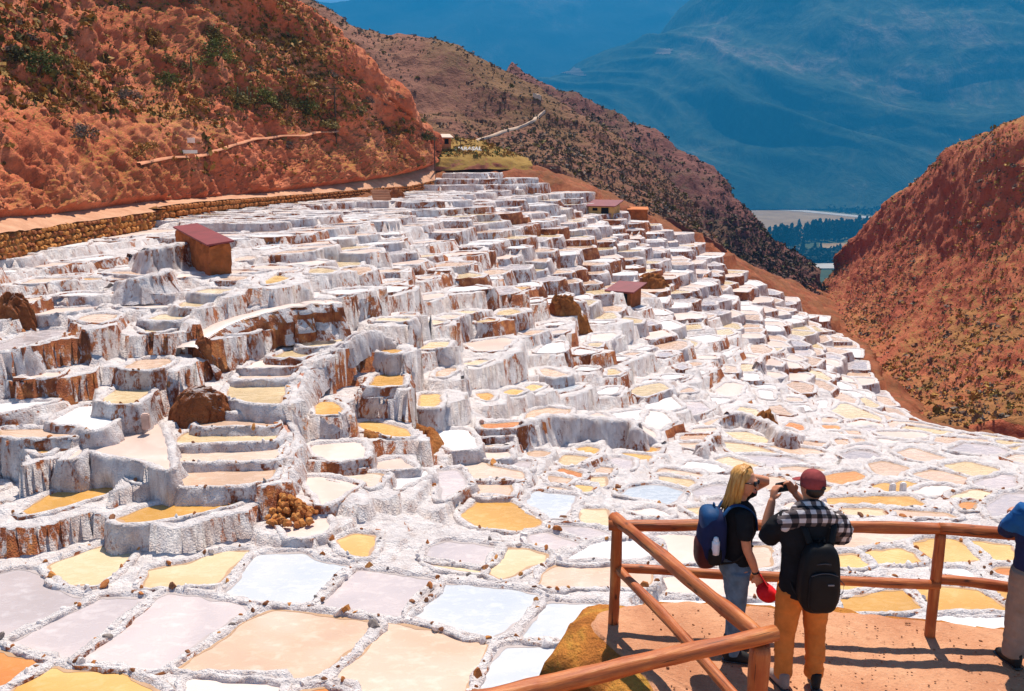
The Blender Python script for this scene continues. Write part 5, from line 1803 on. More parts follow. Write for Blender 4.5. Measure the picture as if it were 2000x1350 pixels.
def head_pieces(c, fwd, s=1.0):
    "head about c (centre); fwd = where the face looks"
    c = np.array(c, float); f = np.array(fwd, float); f /= np.linalg.norm(f)
    up = np.array([0, 0, 1.0]); up -= f * (up @ f); up /= np.linalg.norm(up)
    w = np.cross(f, up)
    g = lambda a, b, d: c + f * a * s + w * b * s + up * d * s
    pcs = [etube([g(-.012, 0, .085), g(-.012, 0, .03), g(.0, 0, -.03), g(.022, 0, -.082), g(.038, 0, -.108)], [.052 * s, .076 * s, .073 * s, .055 * s, .028 * s], [.07 * s, .096 * s, .092 * s, .066 * s, .030 * s], side=w, n=24)]
    pcs.append(ball(g(-.035, 0, .03), (.078 * s, .078 * s, .085 * s), 14))
    pcs.append(etube([g(.088, 0, .015), g(.106, 0, -.022), g(.110, 0, -.034)], [.010 * s, .015 * s, .016 * s], [.010 * s, .012 * s, .010 * s], side=w, n=10))      # nose
    pcs.append(etube([g(.082, -.03, .026), g(.088, 0, .030), g(.082, .03, .026)], [.010 * s] * 3, [.010 * s] * 3, side=up, n=8))                                  # brow
    pcs.append(etube([g(.086, -.018, -.064), g(.094, 0, -.064), g(.086, .018, -.064)], [.007 * s, .010 * s, .007 * s], [.008 * s] * 3, side=up, n=8))               # lips
    for sd_ in (-1, 1):
        pcs.append(ball(g(-.010, sd_ * .076, -.012), np.abs(f * .018 + w * .008 + up * .032) * s + .004, 8))                                                      # ears
    return pcs, g

def shoe(parent, p, fwd, mat, L=0.28):
    p = np.array(p, float); f = np.array(fwd, float); f /= np.linalg.norm(f)
    w = np.array([f[1], -f[0], 0])
    u = np.array([0, 0, 1.0])
    pcs = [etube([p - f * .07 + u * .055, p + f * .02 + u * .06, p + f * .11 + u * .048, p + f * (L - .10) + u * .035], [.036, .042, .047, .034], [.05, .058, .044, .026], side=w, n=16),
           etube([p - f * .045 + u * .07, p - f * .03 + u * .14], [.042, .046], [.045, .05], side=w, n=14)]
    o = fuse('shoe', pcs, .008, mat, parent, 2)
    sole = [etube([p - f * .085 + u * .012, p + f * .02 + u * .012, p + f * .11 + u * .012, p + f * (L - .085) + u * .014], [.038, .040, .050, .036], [.012] * 4, side=w, n=14)]
    joined('sole', sole, plast, o)
    return o
def folds(P, amp=.006, sc=(9, 9, 16), seed=1):
    return amp * ridged(P * np.array(sc), 3, seed) + amp * .6 * fbm(P * 22, 3, seed + 3)

def strap(P, w, th, mat, parent, side, name='strap'):
    V, F = etube(P, w, th, side=side, n=10)
    return mesh_obj(name, V, F, mat, parent=parent)

# --- the man taking a photograph, seen from behind
man = bpy.data.objects.new('person', None); COL.objects.link(man)
MO = np.array([2.33, 6.40, 0.0]); man.location = MO
tag(man, 'person in maroon cap and orange-tan trousers photographing with a raised phone', 'person')
hc = (0.02, 0.055, 1.70)
hp_, g_m = head_pieces(hc, (-0.38, 0.92, -0.06), 1.03)
body = hp_ + [
    etube([(0.01, .02, 1.47), (0.015, .035, 1.54), (0.02, .045, 1.62)], [.066, .058, .058], [.066, .06, .06]),
    etube([(0, 0, .88), (0, 0, 1.0), (0, 0, 1.12), (0, 0, 1.30), (0, .005, 1.43), (0, .01, 1.50)], [.165, .16, .155, .185, .185, .10], [.12, .115, .11, .125, .115, .075], n=28),
    etube([(-.16, .01, 1.435), (-.235, .06, 1.34), (-.275, .14, 1.21)], [.06, .054, .046], [.06, .054, .046]),
    etube([(-.275, .14, 1.21), (-.262, .20, 1.33), (-.215, .26, 1.50)], [.045, .044, .030], [.045, .044, .03]),
    etube([(.16, .01, 1.435), (.245, .06, 1.33), (.26, .17, 1.24)], [.06, .054, .046], [.06, .054, .046]),
    etube([(.26, .17, 1.24), (.12, .30, 1.40), (.0, .36, 1.52)], [.045, .042, .030], [.045, .042, .03]),
    etube([(-.10, 0, .90), (-.115, .01, .52), (-.12, -.01, .10)], [.095, .066, .042], [.10, .07, .045]),
    etube([(.10, 0, .90), (.115, .01, .52), (.125, -.01, .10)], [.095, .066, .042], [.10, .07, .045])]
body += hand((-.215, .26, 1.50), (.25, .25, .9), (-.8, -.3, .2), 1, 0.75)
body += hand((.0, .36, 1.52), (-.55, .12, .75), (.3, .8, .3), -1, 0.75)
fuse('body', body, .0075, skin_m2, man, 2)
shirt = [etube([(0, -.01, .83), (0, -.01, .95), (0, 0, 1.12), (0, 0, 1.30), (0, .005, 1.44), (0, .012, 1.505)], [.20, .20, .19, .208, .205, .115], [.15, .145, .135, .145, .13, .085], n=30),
         etube([(-.15, .01, 1.44), (-.235, .06, 1.345), (-.272, .125, 1.235)], [.088, .086, .082], [.088, .086, .082]),
         etube([(.15, .01, 1.44), (.25, .06, 1.335), (.268, .145, 1.245)], [.088, .086, .082], [.088, .086, .082])]
fuse('shirt', shirt, .012, black_c, man, 2, lambda P: folds(P, .006, (7, 7, 14), 5))
trou = [etube([(0, 0, .93), (0, -.005, .86), (0, -.005, .80)], [.185, .195, .19], [.135, .15, .145], n=28),
        etube([(-.10, 0, .86), (-.112, .01, .66), (-.12, .01, .48), (-.125, -.01, .26), (-.125, -.012, .09)], [.108, .098, .082, .072, .070], [.125, .108, .09, .08, .078]),
        etube([(.10, 0, .86), (.112, .01, .66), (.12, .01, .48), (.128, -.01, .26), (.13, -.012, .09)], [.108, .098, .082, .072, .070], [.125, .108, .09, .08, .078])]
fuse('trousers', trou, .011, tan_c, man, 2, lambda P: folds(P, np.where(P[:, 2] < .35, .010, .005), (6, 6, 15), 9))
shoe(man, (-.135, -.03, 0), (-.22, 1, 0), grey_shoe)
shoe(man, (.14, -.03, 0), (.25, 1, 0), shoe_c)
# open plaid flannel bunched over the shoulders
plaid = [etube([(-.20, -.02, 1.40), (-.11, -.075, 1.485), (0, -.09, 1.50), (.11, -.075, 1.485), (.21, -.02, 1.40)], [.055, .075, .085, .075, .06], [.05, .05, .05, .05, .05], side=(0, 0, 1)),
         etube([(-.13, -.03, 1.47), (-.085, .0, 1.545), (0, -.045, 1.575), (.085, .0, 1.545), (.13, -.03, 1.47)], [.04, .045, .05, .045, .04], [.04, .035, .035, .035, .04], side=(0, 0, 1)),
         etube([(.19, -.02, 1.44), (.26, .03, 1.36), (.285, .08, 1.27)], [.095, .095, .09], [.09, .09, .085]),
         etube([(-.14, -.02, 1.46), (-.20, .02, 1.40)], [.08, .075], [.08, .075])]
fuse('flannel_shirt', plaid, .011, pl_m, man, 2, lambda P: folds(P, .009, (9, 9, 20), 13))
# cap worn on the head
cap = fuse('cap', [ball(g_m(-.018, 0, .052), (.096, .108, .088), 18), etube([g_m(-.018, 0, .035), g_m(-.018, 0, .01)], [.098, .098], [.107, .107], side=(1, 0, 0), n=28)], .008, maroon_c, man, 2, lambda P: .002 * fbm(P * 40, 2, 3))
br0 = g_m(.07, 0, .035); brf = np.array([-.38, .92, -.2]); brf /= np.linalg.norm(brf)
joined('brim', [etube([br0, br0 + brf * .05, br0 + brf * .095], [.085, .08, .05], [.008, .007, .005], side=np.cross(brf, [0, 0, 1]), n=20)], maroon_c, cap)
joined('strap_opening', [ball(g_m(-.112, 0, .012), (.035, .012, .020), 10)], dark_hair, cap)
fuse('hair', [ball(g_m(-.03, 0, -.01), (.080, .092, .075), 14)], .009, dark_hair, man, 2)
gl = [etube([g_m(.085, -.075, .008), g_m(.0, -.083, .010)], [.004, .004], [.004, .004], n=6)]
joined('glasses', gl, plast, man)
ph = bpy.data.objects.new('phone', None); COL.objects.link(ph)
pc_ = MO + np.array([-.10, .36, 1.575]); ph.location = pc_; ph.rotation_euler = (R(-4), 0, R(22))
tag(ph, 'dark phone held up in both hands by the person in the cap', 'phone')
V, F = superbox((0, 0, 0), (.078, .006, .042), .22, 14); mesh_obj('case', V, F, plast, parent=ph)
V, F = superbox((0, -.0055, 0), (.071, .0015, .037), .2, 12); mesh_obj('screen', V, F, glassm, parent=ph)
V, F = superbox((.055, .007, .022), (.014, .003, .014), .3, 10); mesh_obj('lens', V, F, glassm, parent=ph)
# his backpack
bpk = bpy.data.objects.new('backpack', None); COL.objects.link(bpk); bpk.location = MO + np.array([.035, -.195, 1.08]); bpk.scale = (.92, .92, .95)
tag(bpk, 'plain black backpack worn by the person in tan trousers', 'backpack')
V, F = superbox((0, -.02, -.02), (.165, .105, .30), .55, 24, 3, .03)
V[:, 0] *= 1 - .18 * np.clip((V[:, 2]) / .3, -.3, 1); mesh_obj('main_compartment', V, F, black_n, parent=bpk)
V, F = superbox((.005, -.115, -.10), (.125, .05, .175), .5, 20, 5, .03); pk = mesh_obj('front_pocket', V, F, black_n, parent=bpk)
V, F = tube([(-.11 + .22 * t_, -.155 + .02 * abs(t_ - .5), .045 + .03 * math.sin(t_ * math.pi)) for t_ in np.linspace(0, 1, 9)], .0045, 6); mesh_obj('zip', V, F, plain('zip_grey', (.06, .06, .065), .4), parent=pk)
V, F = superbox((.05, -.167, -.02), (.026, .004, .006), .3, 8); mesh_obj('logo_patch', V, F, plain('patch_grey', (.22, .22, .23), .5), parent=pk)
V, F = tube([(-.10, -.10, .12), (0, -.135, .15), (.10, -.10, .12)], .006, 6); mesh_obj('compression_strap', V, F, plain('strap_grey', (.05, .05, .055), .5), parent=bpk)
V, F = tube([(-.03, -.02, .27), (-.015, -.02, .315), (.015, -.02, .315), (.03, -.02, .27)], .008, 8); mesh_obj('grab_loop', V, F, black_n, parent=bpk)
for sg in (-1, 1):
    strap([(sg * .09, .0, .26), (sg * .125, .07, .37), (sg * .15, .20, .39)], .028, .008, black_n, bpk, (1, 0, 0))
    strap([(sg * .13, -.02, -.22), (sg * .185, .06, -.16), (sg * .20, .16, -.05)], .012, .004, black_n, bpk, (0, 0, 1), 'lower_strap')
V, F = tube([(.155, -.06, -.02), (.195, -.07, -.06), (.185, -.08, -.13), (.155, -.07, -.16)], .004, 6); mesh_obj('side_cord', V, F, plain('cord_grey', (.12, .12, .13), .5), parent=bpk)

# --- the woman turning to look at the man
wom = bpy.data.objects.new('person', None); COL.objects.link(wom)
WO = np.array([1.90, 6.83, 0.0]); wom.location = WO
tag(wom, 'blonde person in sunglasses, black top and jeans, one hand behind the head', 'person')
hcw = (.035, -.01, 1.60)
hpw, g_w = head_pieces(hcw, (.80, -.60, -.10), 1.0)
# body faces +x; lateral axis is y
Yd = (0, 1, 0)
bodyw = hpw + [
    etube([(-.005, 0, 1.40), (.005, 0, 1.46), (.02, -.005, 1.53)], [.052, .048, .048], [.055, .05, .05], side=Yd),
    etube([(0, 0, .84), (0, 0, .96), (0, 0, 1.08), (.005, 0, 1.22), (-.005, 0, 1.34), (-.005, 0, 1.41)], [.165, .145, .13, .155, .165, .08], [.125, .105, .095, .12, .105, .06], side=Yd, n=28),
    etube([(-.01, -.15, 1.36), (.0, -.205, 1.22), (.02, -.215, 1.09)], [.050, .043, .037], [.050, .043, .037]),
    etube([(.02, -.215, 1.09), (.07, -.215, .98), (.115, -.21, .86)], [.037, .036, .025], [.037, .036, .025]),
    etube([(-.01, .15, 1.37), (.13, .17, 1.46), (.255, .12, 1.555)], [.050, .043, .036], [.050, .043, .036]),
    etube([(.255, .12, 1.555), (.15, .10, 1.585), (.045, .085, 1.61)], [.036, .035, .025], [.036, .035, .025]),
    etube([(0, -.09, .86), (.005, -.095, .48), (-.01, -.09, .09)], [.085, .058, .036], [.09, .062, .04]),
    etube([(0, .09, .86), (.02, .095, .48), (.03, .09, .09)], [.085, .058, .036], [.09, .062, .04])]
bodyw += hand((.115, -.21, .86), (.35, .0, -.93), (.0, -1, .0), 1, 0.75, .92)
bodyw += hand((.045, .085, 1.60), (-.95, -.1, .1), (.0, .9, .3), -1, 0.5, .92)
fuse('body', bodyw, .0075, skin_m, wom, 2)
topw = [etube([(0, 0, .90), (0, 0, 1.0), (.0, 0, 1.10), (.012, 0, 1.23), (0, 0, 1.35), (-.005, 0, 1.425)], [.165, .155, .15, .17, .175, .09], [.125, .12, .118, .14, .12, .07], side=Yd, n=28),
        etube([(-.005, -.14, 1.365), (.0, -.20, 1.26), (.008, -.21, 1.185)], [.072, .066, .062], [.072, .066, .062]),
        etube([(-.005, .14, 1.375), (.09, .17, 1.43), (.16, .165, 1.465)], [.072, .066, .062], [.072, .066, .062])]
fuse('t_shirt', topw, .011, black_c, wom, 2, lambda P: folds(P, .005, (8, 8, 14), 17))
jeans = [etube([(0, 0, .95), (-.01, 0, .87), (-.005, 0, .79)], [.150, .172, .17], [.112, .135, .125], side=Yd, n=26),
         etube([(-.005, -.085, .84), (.0, -.092, .64), (.005, -.095, .47), (-.01, -.09, .25), (-.012, -.09, .07)], [.095, .082, .066, .058, .055], [.115, .095, .075, .066, .064]),
         etube([(-.005, .085, .84), (.01, .092, .64), (.02, .095, .47), (.022, .09, .25), (.025, .09, .07)], [.095, .082, .066, .058, .055], [.115, .095, .075, .066, .064])]
fuse('jeans', jeans, .010, jean_c, wom, 2, lambda P: folds(P, .0045, (7, 7, 16), 19))
shoe(wom, (-.01, -.095, 0), (1, -.2, 0), shoe_c, .26)
shoe(wom, (.03, .09, 0), (1, .1, 0), shoe_c, .26)
# hair: cap of hair plus long strands down to the shoulder
hs = [ball(g_w(-.035, 0, .035), (.098, .098, .098), 16)]
rsh = np.random.RandomState(4)
for i in range(230):
    a = rsh.uniform(-1, 1)                       # -1 = right side of the face, 1 = left
    th = a * 2.05
    bk_, sd_ = -math.cos(th) * .085 - .02, math.sin(th) * .088
    top_ = g_w(-.02 + rsh.uniform(-.03, .03), sd_ * .35, .125 + rsh.uniform(-.01, .008))
    m1 = g_w(bk_ * .9, sd_ * 1.06, .06 + rsh.uniform(-.02, .02))
    ln = rsh.uniform(.17, .25) if abs(a) < .8 else rsh.uniform(.13, .2)
    m2 = g_w(bk_ * 1.1 + rsh.uniform(-.015, .015), sd_ * 1.1 + rsh.uniform(-.015, .015), -.06)
    m3 = g_w(bk_ * 1.15 - .03 + rsh.uniform(-.03, .02), sd_ * 1.0 + rsh.uniform(-.02, .02), -.06 - ln)
    hs.append(etube([top_, m1, m2, m3], [.009, .011, .010, .003], [.009, .010, .009, .003], side=(.4, .9, 0), n=6))
joined('hair', hs, hair_m, wom)
sg_ = bpy.data.objects.new('sunglasses', None); COL.objects.link(sg_); sg_.parent = wom
for s_ in (-1, 1):
    joined('lens', [ball(g_w(.094, s_ * .033, .016), (.014, .026, .022), 10)], glassm, sg_)
    joined('temple', [etube([g_w(.085, s_ * .062, .022), g_w(.0, s_ * .083, .012)], [.004, .004], [.005, .004], n=6)], plast, sg_)
joined('bridge', [etube([g_w(.10, -.012, .020), g_w(.10, .012, .020)], [.004, .004], [.004, .004], n=6)], plast, sg_)
joined('mouth', [etube([g_w(.092, -.020, -.063), g_w(.100, 0, -.066), g_w(.092, .020, -.063)], [.006, .008, .006], [.004] * 3, side=(0, 0, 1), n=8)], lip_m, wom)
joined('wristband', [etube([(.10, -.212, .895), (.106, -.211, .88)], [.031, .031], [.031, .031], n=14)], plast, wom)
# her red cap, held by the brim
rc = bpy.data.objects.new('cap', None); COL.objects.link(rc); rc.location = WO + np.array([.215, -.24, .74]); rc.rotation_euler = (0, R(38), 0)
tag(rc, 'bright red cap dangling from the hand of the blonde person', 'cap')
V, F = ball((0, 0, -.02), (.085, .095, .085), 16); V[:, 2] = np.where(V[:, 2] > .03, .03 + (V[:, 2] - .03) * .25, V[:, 2])
V += .004 * np.c_[fbm(V * 14, 3, 1), fbm(V * 14 + 5, 3, 2), fbm(V * 14 + 9, 3, 3)]
mesh_obj('crown', V, F, red_c, parent=rc)
V, F = etube([(-.06, 0, .03), (-.11, 0, .045), (-.155, 0, .065)], [.085, .08, .05], [.006, .006, .004], side=Yd, n=18); mesh_obj('brim', V, F, red_c, parent=rc)
# her backpack
bw = bpy.data.objects.new('backpack', None); COL.objects.link(bw); bw.location = WO + np.array([-.215, -.01, 1.12])
tag(bw, 'blue and dark maroon backpack with a bottle, worn by the blonde person', 'backpack')
V, F = superbox((-.01, 0, 0), (.115, .155, .245), .6, 24, 7, .03)
V[:, 0] = np.where(V[:, 0] < 0, V[:, 0] * (1 - .35 * np.clip(V[:, 2] / .245, 0, 1)), V[:, 0])
mesh_obj('main_compartment', V, F, navy_c, parent=bw)
V, F = superbox((-.03, 0, .15), (.085, .135, .11), .7, 18, 8, .03); mesh_obj('lid', V, F, blue_n, parent=bw)
V, F = superbox((-.06, 0, -.14), (.085, .135, .13), .6, 18, 9, .03); mesh_obj('lower_pocket', V, F, mar_n, parent=bw)
bt = joined('bottle', [etube([(-.01, -.165, -.09), (-.01, -.165, .02)], [.032, .032], [.032, .032], n=18)], bottle_m, bw)
joined('bottle_cap', [etube([(-.01, -.165, .025), (-.01, -.165, .055)], [.026, .018], [.026, .018], n=16)], bottle_m, bt)
V, F = superbox((-.01, -.155, -.12), (.055, .028, .075), .5, 14); mesh_obj('side_pocket', V, F, black_n, parent=bw)
for s_ in (-1, 1):
    strap([(.05, s_ * .085, .20), (.12, s_ * .095, .295), (.22, s_ * .10, .30), (.315, s_ * .11, .22), (.335, s_ * .12, .10)], .026, .008, blue_n, bw, (0, 1, 0))
    strap([(.05, s_ * .12, -.20), (.16, s_ * .17, -.15), (.30, s_ * .155, -.02)], .010, .004, black_n, bw, (0, 0, 1), 'lower_strap')
V, F = tube([(.0, -.03, .255), (.0, -.015, .285), (.0, .015, .285), (.0, .03, .255)], .007, 8); mesh_obj('grab_loop', V, F, blue_n, parent=bw)

# --- third visitor at the right, back turned
thr = bpy.data.objects.new('person', None); COL.objects.link(thr)
TO = np.array([4.38, 6.70, 0.0]); thr.location = TO
tag(thr, 'person in a blue jacket and grey khaki trousers standing at the railing', 'person')
hpt, g_t = head_pieces((0, .03, 1.66), (.1, 1, 0), 1.0)
bt_ = hpt + [etube([(0, 0, 1.42), (0, .01, 1.5), (0, .02, 1.58)], [.06, .055, .055], [.06, .058, .058]),
    etube([(0, 0, .86), (0, 0, 1.05), (0, 0, 1.28), (0, 0, 1.45)], [.165, .16, .19, .10], [.12, .115, .125, .075], n=26),
    etube([(-.17, 0, 1.40), (-.21, .06, 1.26), (-.205, .16, 1.14)], [.058, .05, .044], [.058, .05, .044]),
    etube([(-.205, .16, 1.14), (-.12, .28, 1.16), (-.03, .33, 1.2)], [.044, .04, .03], [.044, .04, .03]),
    etube([(.17, 0, 1.40), (.23, .06, 1.26), (.23, .16, 1.14)], [.058, .05, .044], [.058, .05, .044]),
    etube([(.23, .16, 1.14), (.12, .28, 1.16), (.04, .33, 1.2)], [.044, .04, .03], [.044, .04, .03]),
    etube([(-.10, 0, .88), (-.11, .01, .5), (-.115, -.01, .10)], [.09, .065, .042], [.1, .07, .045]),
    etube([(.10, 0, .88), (.11, .01, .5), (.115, -.01, .10)], [.09, .065, .042], [.1, .07, .045])]
bt_ += hand((-.03, .33, 1.2), (.6, .5, .4), (-.3, -.6, .6), 1, .8) + hand((.04, .33, 1.2), (-.6, .5, .4), (.3, -.6, .6), -1, .8)
fuse('body', bt_, .008, skin_m2, thr, 2)
jk = [etube([(0, 0, .88), (0, 0, 1.02), (0, 0, 1.25), (0, 0, 1.40), (0, .01, 1.50)], [.195, .195, .215, .205, .09], [.145, .14, .15, .135, .08], n=28),
      etube([(-.15, 0, 1.40), (-.215, .06, 1.26), (-.21, .16, 1.14)], [.082, .075, .068], [.082, .075, .068]),
      etube([(-.21, .16, 1.14), (-.12, .28, 1.16), (-.07, .31, 1.18)], [.068, .058, .05], [.068, .058, .05]),
      etube([(.15, 0, 1.40), (.235, .06, 1.26), (.235, .16, 1.14)], [.082, .075, .068], [.082, .075, .068]),
      etube([(.235, .16, 1.14), (.12, .28, 1.16), (.07, .31, 1.18)], [.068, .058, .05], [.068, .058, .05])]
fuse('jacket', jk, .012, None, thr, 2, lambda P: folds(P, .006, (7, 7, 15), 23), mats=[navy_c, blue_c], mfun=lambda C: (C[:, 2] > 1.19))
fuse('trousers', [etube([(0, 0, .93), (0, 0, .85), (0, 0, .80)], [.18, .19, .185], [.135, .145, .14], n=26),
    etube([(-.10, 0, .86), (-.112, .01, .5), (-.12, -.01, .09)], [.112, .095, .085], [.125, .1, .09]),
    etube([(.10, 0, .86), (.112, .01, .5), (.12, -.01, .09)], [.112, .095, .085], [.125, .1, .09])], .011, khaki_c, thr, 2, lambda P: folds(P, .006, (6, 6, 14), 27))
shoe(thr, (-.125, -.02, 0), (-.15, 1, 0), shoe_c)
shoe(thr, (.125, -.02, 0), (.15, 1, 0), shoe_c)
fuse('hat', [ball(g_t(-.015, 0, .05), (.098, .108, .095), 16), etube([g_t(-.02, 0, .02), g_t(-.02, 0, -.01)], [.11, .115], [.12, .125], n=26)], .009, navy_c, thr, 2)
# ------------------------------------------------------------------ vegetation
def leaf_mat(name, cols, rough=0.75):
    m, nt, b = new_mat(name, rough, 0.2)
    k = N(nt)
    n_ = k.noise(k.coord((1, 1, 1), obj=True), 3.0, 3)
    f = k.math('ADD', n_, k.math('MULTIPLY', k.math('SUBTRACT', k.rnd(), 0.5), 0.4))
    k.l(k.ramp(f, [(0.25 + 0.5 * i / (len(cols) - 1), c) for i, c in enumerate(cols)]), b.inputs['Base Color'])
    return m
L_olive = leaf_mat('olive_scrub_leaf', [(0.055, 0.045, 0.010), (0.125, 0.095, 0.020), (0.22, 0.155, 0.034)])
L_green = leaf_mat('green_scrub_leaf', [(0.050, 0.058, 0.010), (0.115, 0.120, 0.020), (0.20, 0.18, 0.034)])
L_dry = leaf_mat('dry_ochre_leaf', [(0.17, 0.085, 0.016), (0.34, 0.175, 0.034), (0.46, 0.26, 0.06)])
L_grey = leaf_mat('grey_scrub_twig', [(0.06, 0.045, 0.035), (0.13, 0.10, 0.08), (0.20, 0.16, 0.12)])
L_dark = leaf_mat('dark_scrub_leaf', [(0.070, 0.042, 0.034), (0.13, 0.078, 0.055), (0.20, 0.125, 0.08)])
twig_m = plain('twig_bark', (0.09, 0.055, 0.035), 0.9, 0.1)

def leaf_cloud(n_, r, size, seed, shape='dome'):
    "n_ small leaves in lumpy clusters"
    g = np.random.RandomState(seed)
    ncl = max(5, n_ // 26)
    th = g.uniform(0, 6.283, ncl); u = g.uniform(0.05, 1, ncl); rad = g.uniform(.35, 1, ncl) ** .6
    C = np.c_[np.cos(th) * np.sqrt(1 - u * u), np.sin(th) * np.sqrt(1 - u * u), u] * rad[:, None] * np.array(r)
    k_ = g.randint(0, ncl, n_)
    P = C[k_] + g.normal(0, .17, (n_, 3)) * np.array(r)
    P[:, 2] = np.maximum(P[:, 2], 0.02)
    a = g.normal(0, 1, (n_, 3)); a /= np.linalg.norm(a, axis=1)[:, None]
    b = np.cross(a, g.normal(0, 1, (n_, 3))); b /= np.linalg.norm(b, axis=1)[:, None]
    s_ = size * g.uniform(.6, 1.4, n_)[:, None]
    V = np.stack([P - a * s_, P + b * s_ * .45, P + a * s_, P - b * s_ * .45], 1).reshape(-1, 3)
    F = np.arange(n_ * 4).reshape(-1, 4)
    return V, F
def shrub_meshes(mat, seed, n_=420):
    V, F = leaf_cloud(n_, (.62, .62, .75), .075, seed)
    fol = mesh_obj('foliage', V, F, mat, smooth=False, link=False)
    g = np.random.RandomState(seed)
    VV, FF, n2 = [], [], 0
    for i in range(7):
        a = g.uniform(0, 6.28)
        v_, f_ = tube([(0, 0, -.15), (math.cos(a) * .18, math.sin(a) * .18, .25), (math.cos(a) * .4, math.sin(a) * .4, .55)], [.025, .016, .006], 5)
        VV.append(v_); FF += [[q + n2 for q in f] for f in f_]; n2 += len(v_)
    st = mesh_obj('stems', np.concatenate(VV), FF, twig_m, link=False)
    return fol, st
SH = {'olive': [shrub_meshes(L_olive, 1), shrub_meshes(L_olive, 2)], 'green': [shrub_meshes(L_green, 3), shrub_meshes(L_green, 4)],
      'dry': [shrub_meshes(L_dry, 5, 300), shrub_meshes(L_dry, 6, 300)], 'grey': [shrub_meshes(L_grey, 7, 300)]}
SHL = {'olive': 'dark olive shrub', 'green': 'fresh green shrub', 'dry': 'dry ochre bush', 'grey': 'leafless grey thorn bush'}
vr = np.random.RandomState(21)
def shrub(kind, p, s, label, group):
    fol, st = SH[kind][vr.randint(len(SH[kind]))]
    e = bpy.data.objects.new('shrub', None); COL.objects.link(e)
    e.location = p; e.rotation_euler = (0, 0, vr.uniform(0, 6.28)); e.scale = (s * vr.uniform(.9, 1.4), s * vr.uniform(.9, 1.3), s * vr.uniform(.7, 1.0))
    tag(e, label, 'shrub', group)
    add('foliage', fol, e); add('stems', st, e)
# the shrubs one can pick out on the red hill, with their own look
named = [(75, 112, 90, 'green', 'big green-and-ochre shrub high on the red slope by bare pink earth'), (30, 95, 60, 'olive', 'dark olive shrub next to the biggest green one'),
         (430, 85, 80, 'green', 'wide bright green shrub below the grey rock rib'), (415, 50, 70, 'olive', 'dark olive thicket beside the grey rock rib'),
         (465, 175, 70, 'olive', 'olive shrub halfway up above the trail bend'), (520, 175, 70, 'green', 'green shrub halfway up beside a red gully'),
         (560, 185, 60, 'olive', 'rounded olive shrub near the lone pole'), (600, 190, 60, 'green', 'leafy shrub just uphill of the lone pole'),
         (165, 240, 70, 'grey', 'grey thorn bush on the bare cut bank'), (240, 175, 60, 'grey', 'grey thorn bush under the stony scree'),
         (280, 275, 60, 'dry', 'golden dry bush hanging over the cut bank'), (220, 130, 50, 'dry', 'ochre bush beside a pink gully'),
         (300, 60, 60, 'dry', 'ochre bush near the top beside red soil'), (350, 110, 60, 'olive', 'olive bush between ochre grasses'),
         (110, 205, 26, 'olive', 'small dark shrub alone on bare red earth'), (640, 230, 50, 'olive', 'olive shrub by the trail near the pole'),
         (385, 190, 50, 'dry', 'ochre bush below the scree patch'), (330, 150, 50, 'green', 'green bush above the scree patch'),
         (565, 275, 26, 'grey', 'dark dead bush drooping over the cut bank'), (770, 272, 40, 'dry', 'ochre bush at the foot of the ridge'),
         (700, 200, 40, 'olive', 'olive shrub on the red ridge flank'), (840, 262, 34, 'green', 'bushy tree-like shrub beside the orange hut')]
for px, py, wpx, kd, lab in named:
    p = on('red_hillside', px, py + wpx * .3)
    d_ = math.hypot(p[1], p[2] - CZ)
    s_ = wpx * d_ / FPX / 1.5
    for q in range(3 if wpx > 55 else 1):
        pp = p if q == 0 else on('red_hillside', px + vr.uniform(-.4, .4) * wpx, py + wpx * .3 + vr.uniform(-.3, .2) * wpx)
        if q == 0: shrub(kd, pp - np.array([0, 0, .1]), s_ * (.8 if wpx > 55 else 1), lab, 'shrubs picked out on the red hill')
        else: shrub(kd, pp - np.array([0, 0, .1]), s_ * .55, 'offshoot clump growing against the ' + lab.split(' ')[0] + ' ' + ' '.join(lab.split(' ')[1:5]), 'shrubs picked out on the red hill')
V, PX, NN = SHEETS['red_hillside']
okv = np.nonzero((PX[:, 0] > -80) & (PX[:, 0] < 840) & (PX[:, 1] > -60) & (PX[:, 1] < 330) & (V[:, 2] > 2.5))[0]
dens = fbm(V[okv] * 0.075, 3, 55)
gap = lambda p: (120 < pix(p)[0] < 640 and 225 < pix(p)[1] < 330)
cnt = 0
while cnt < 120:
    j = okv[vr.randint(len(okv))]
    if fbm(V[j][None] * 0.075, 3, 55)[0] < vr.uniform(-.35, .25): continue
    if gap(V[j]): continue
    if V[j][2] < 5.5 and vr.rand() < .7: continue
    kd = ['olive', 'dry', 'green', 'grey', 'dry', 'olive'][vr.randint(6)]
    s_ = vr.uniform(.35, .85)
    shrub(kd, V[j] - NN[j] * .05, s_, ('small ' if s_ < .6 else 'mid-sized ') + SHL[kd] + ' scattered on the red hillside', 'scattered red hill scrub')
    cnt += 1
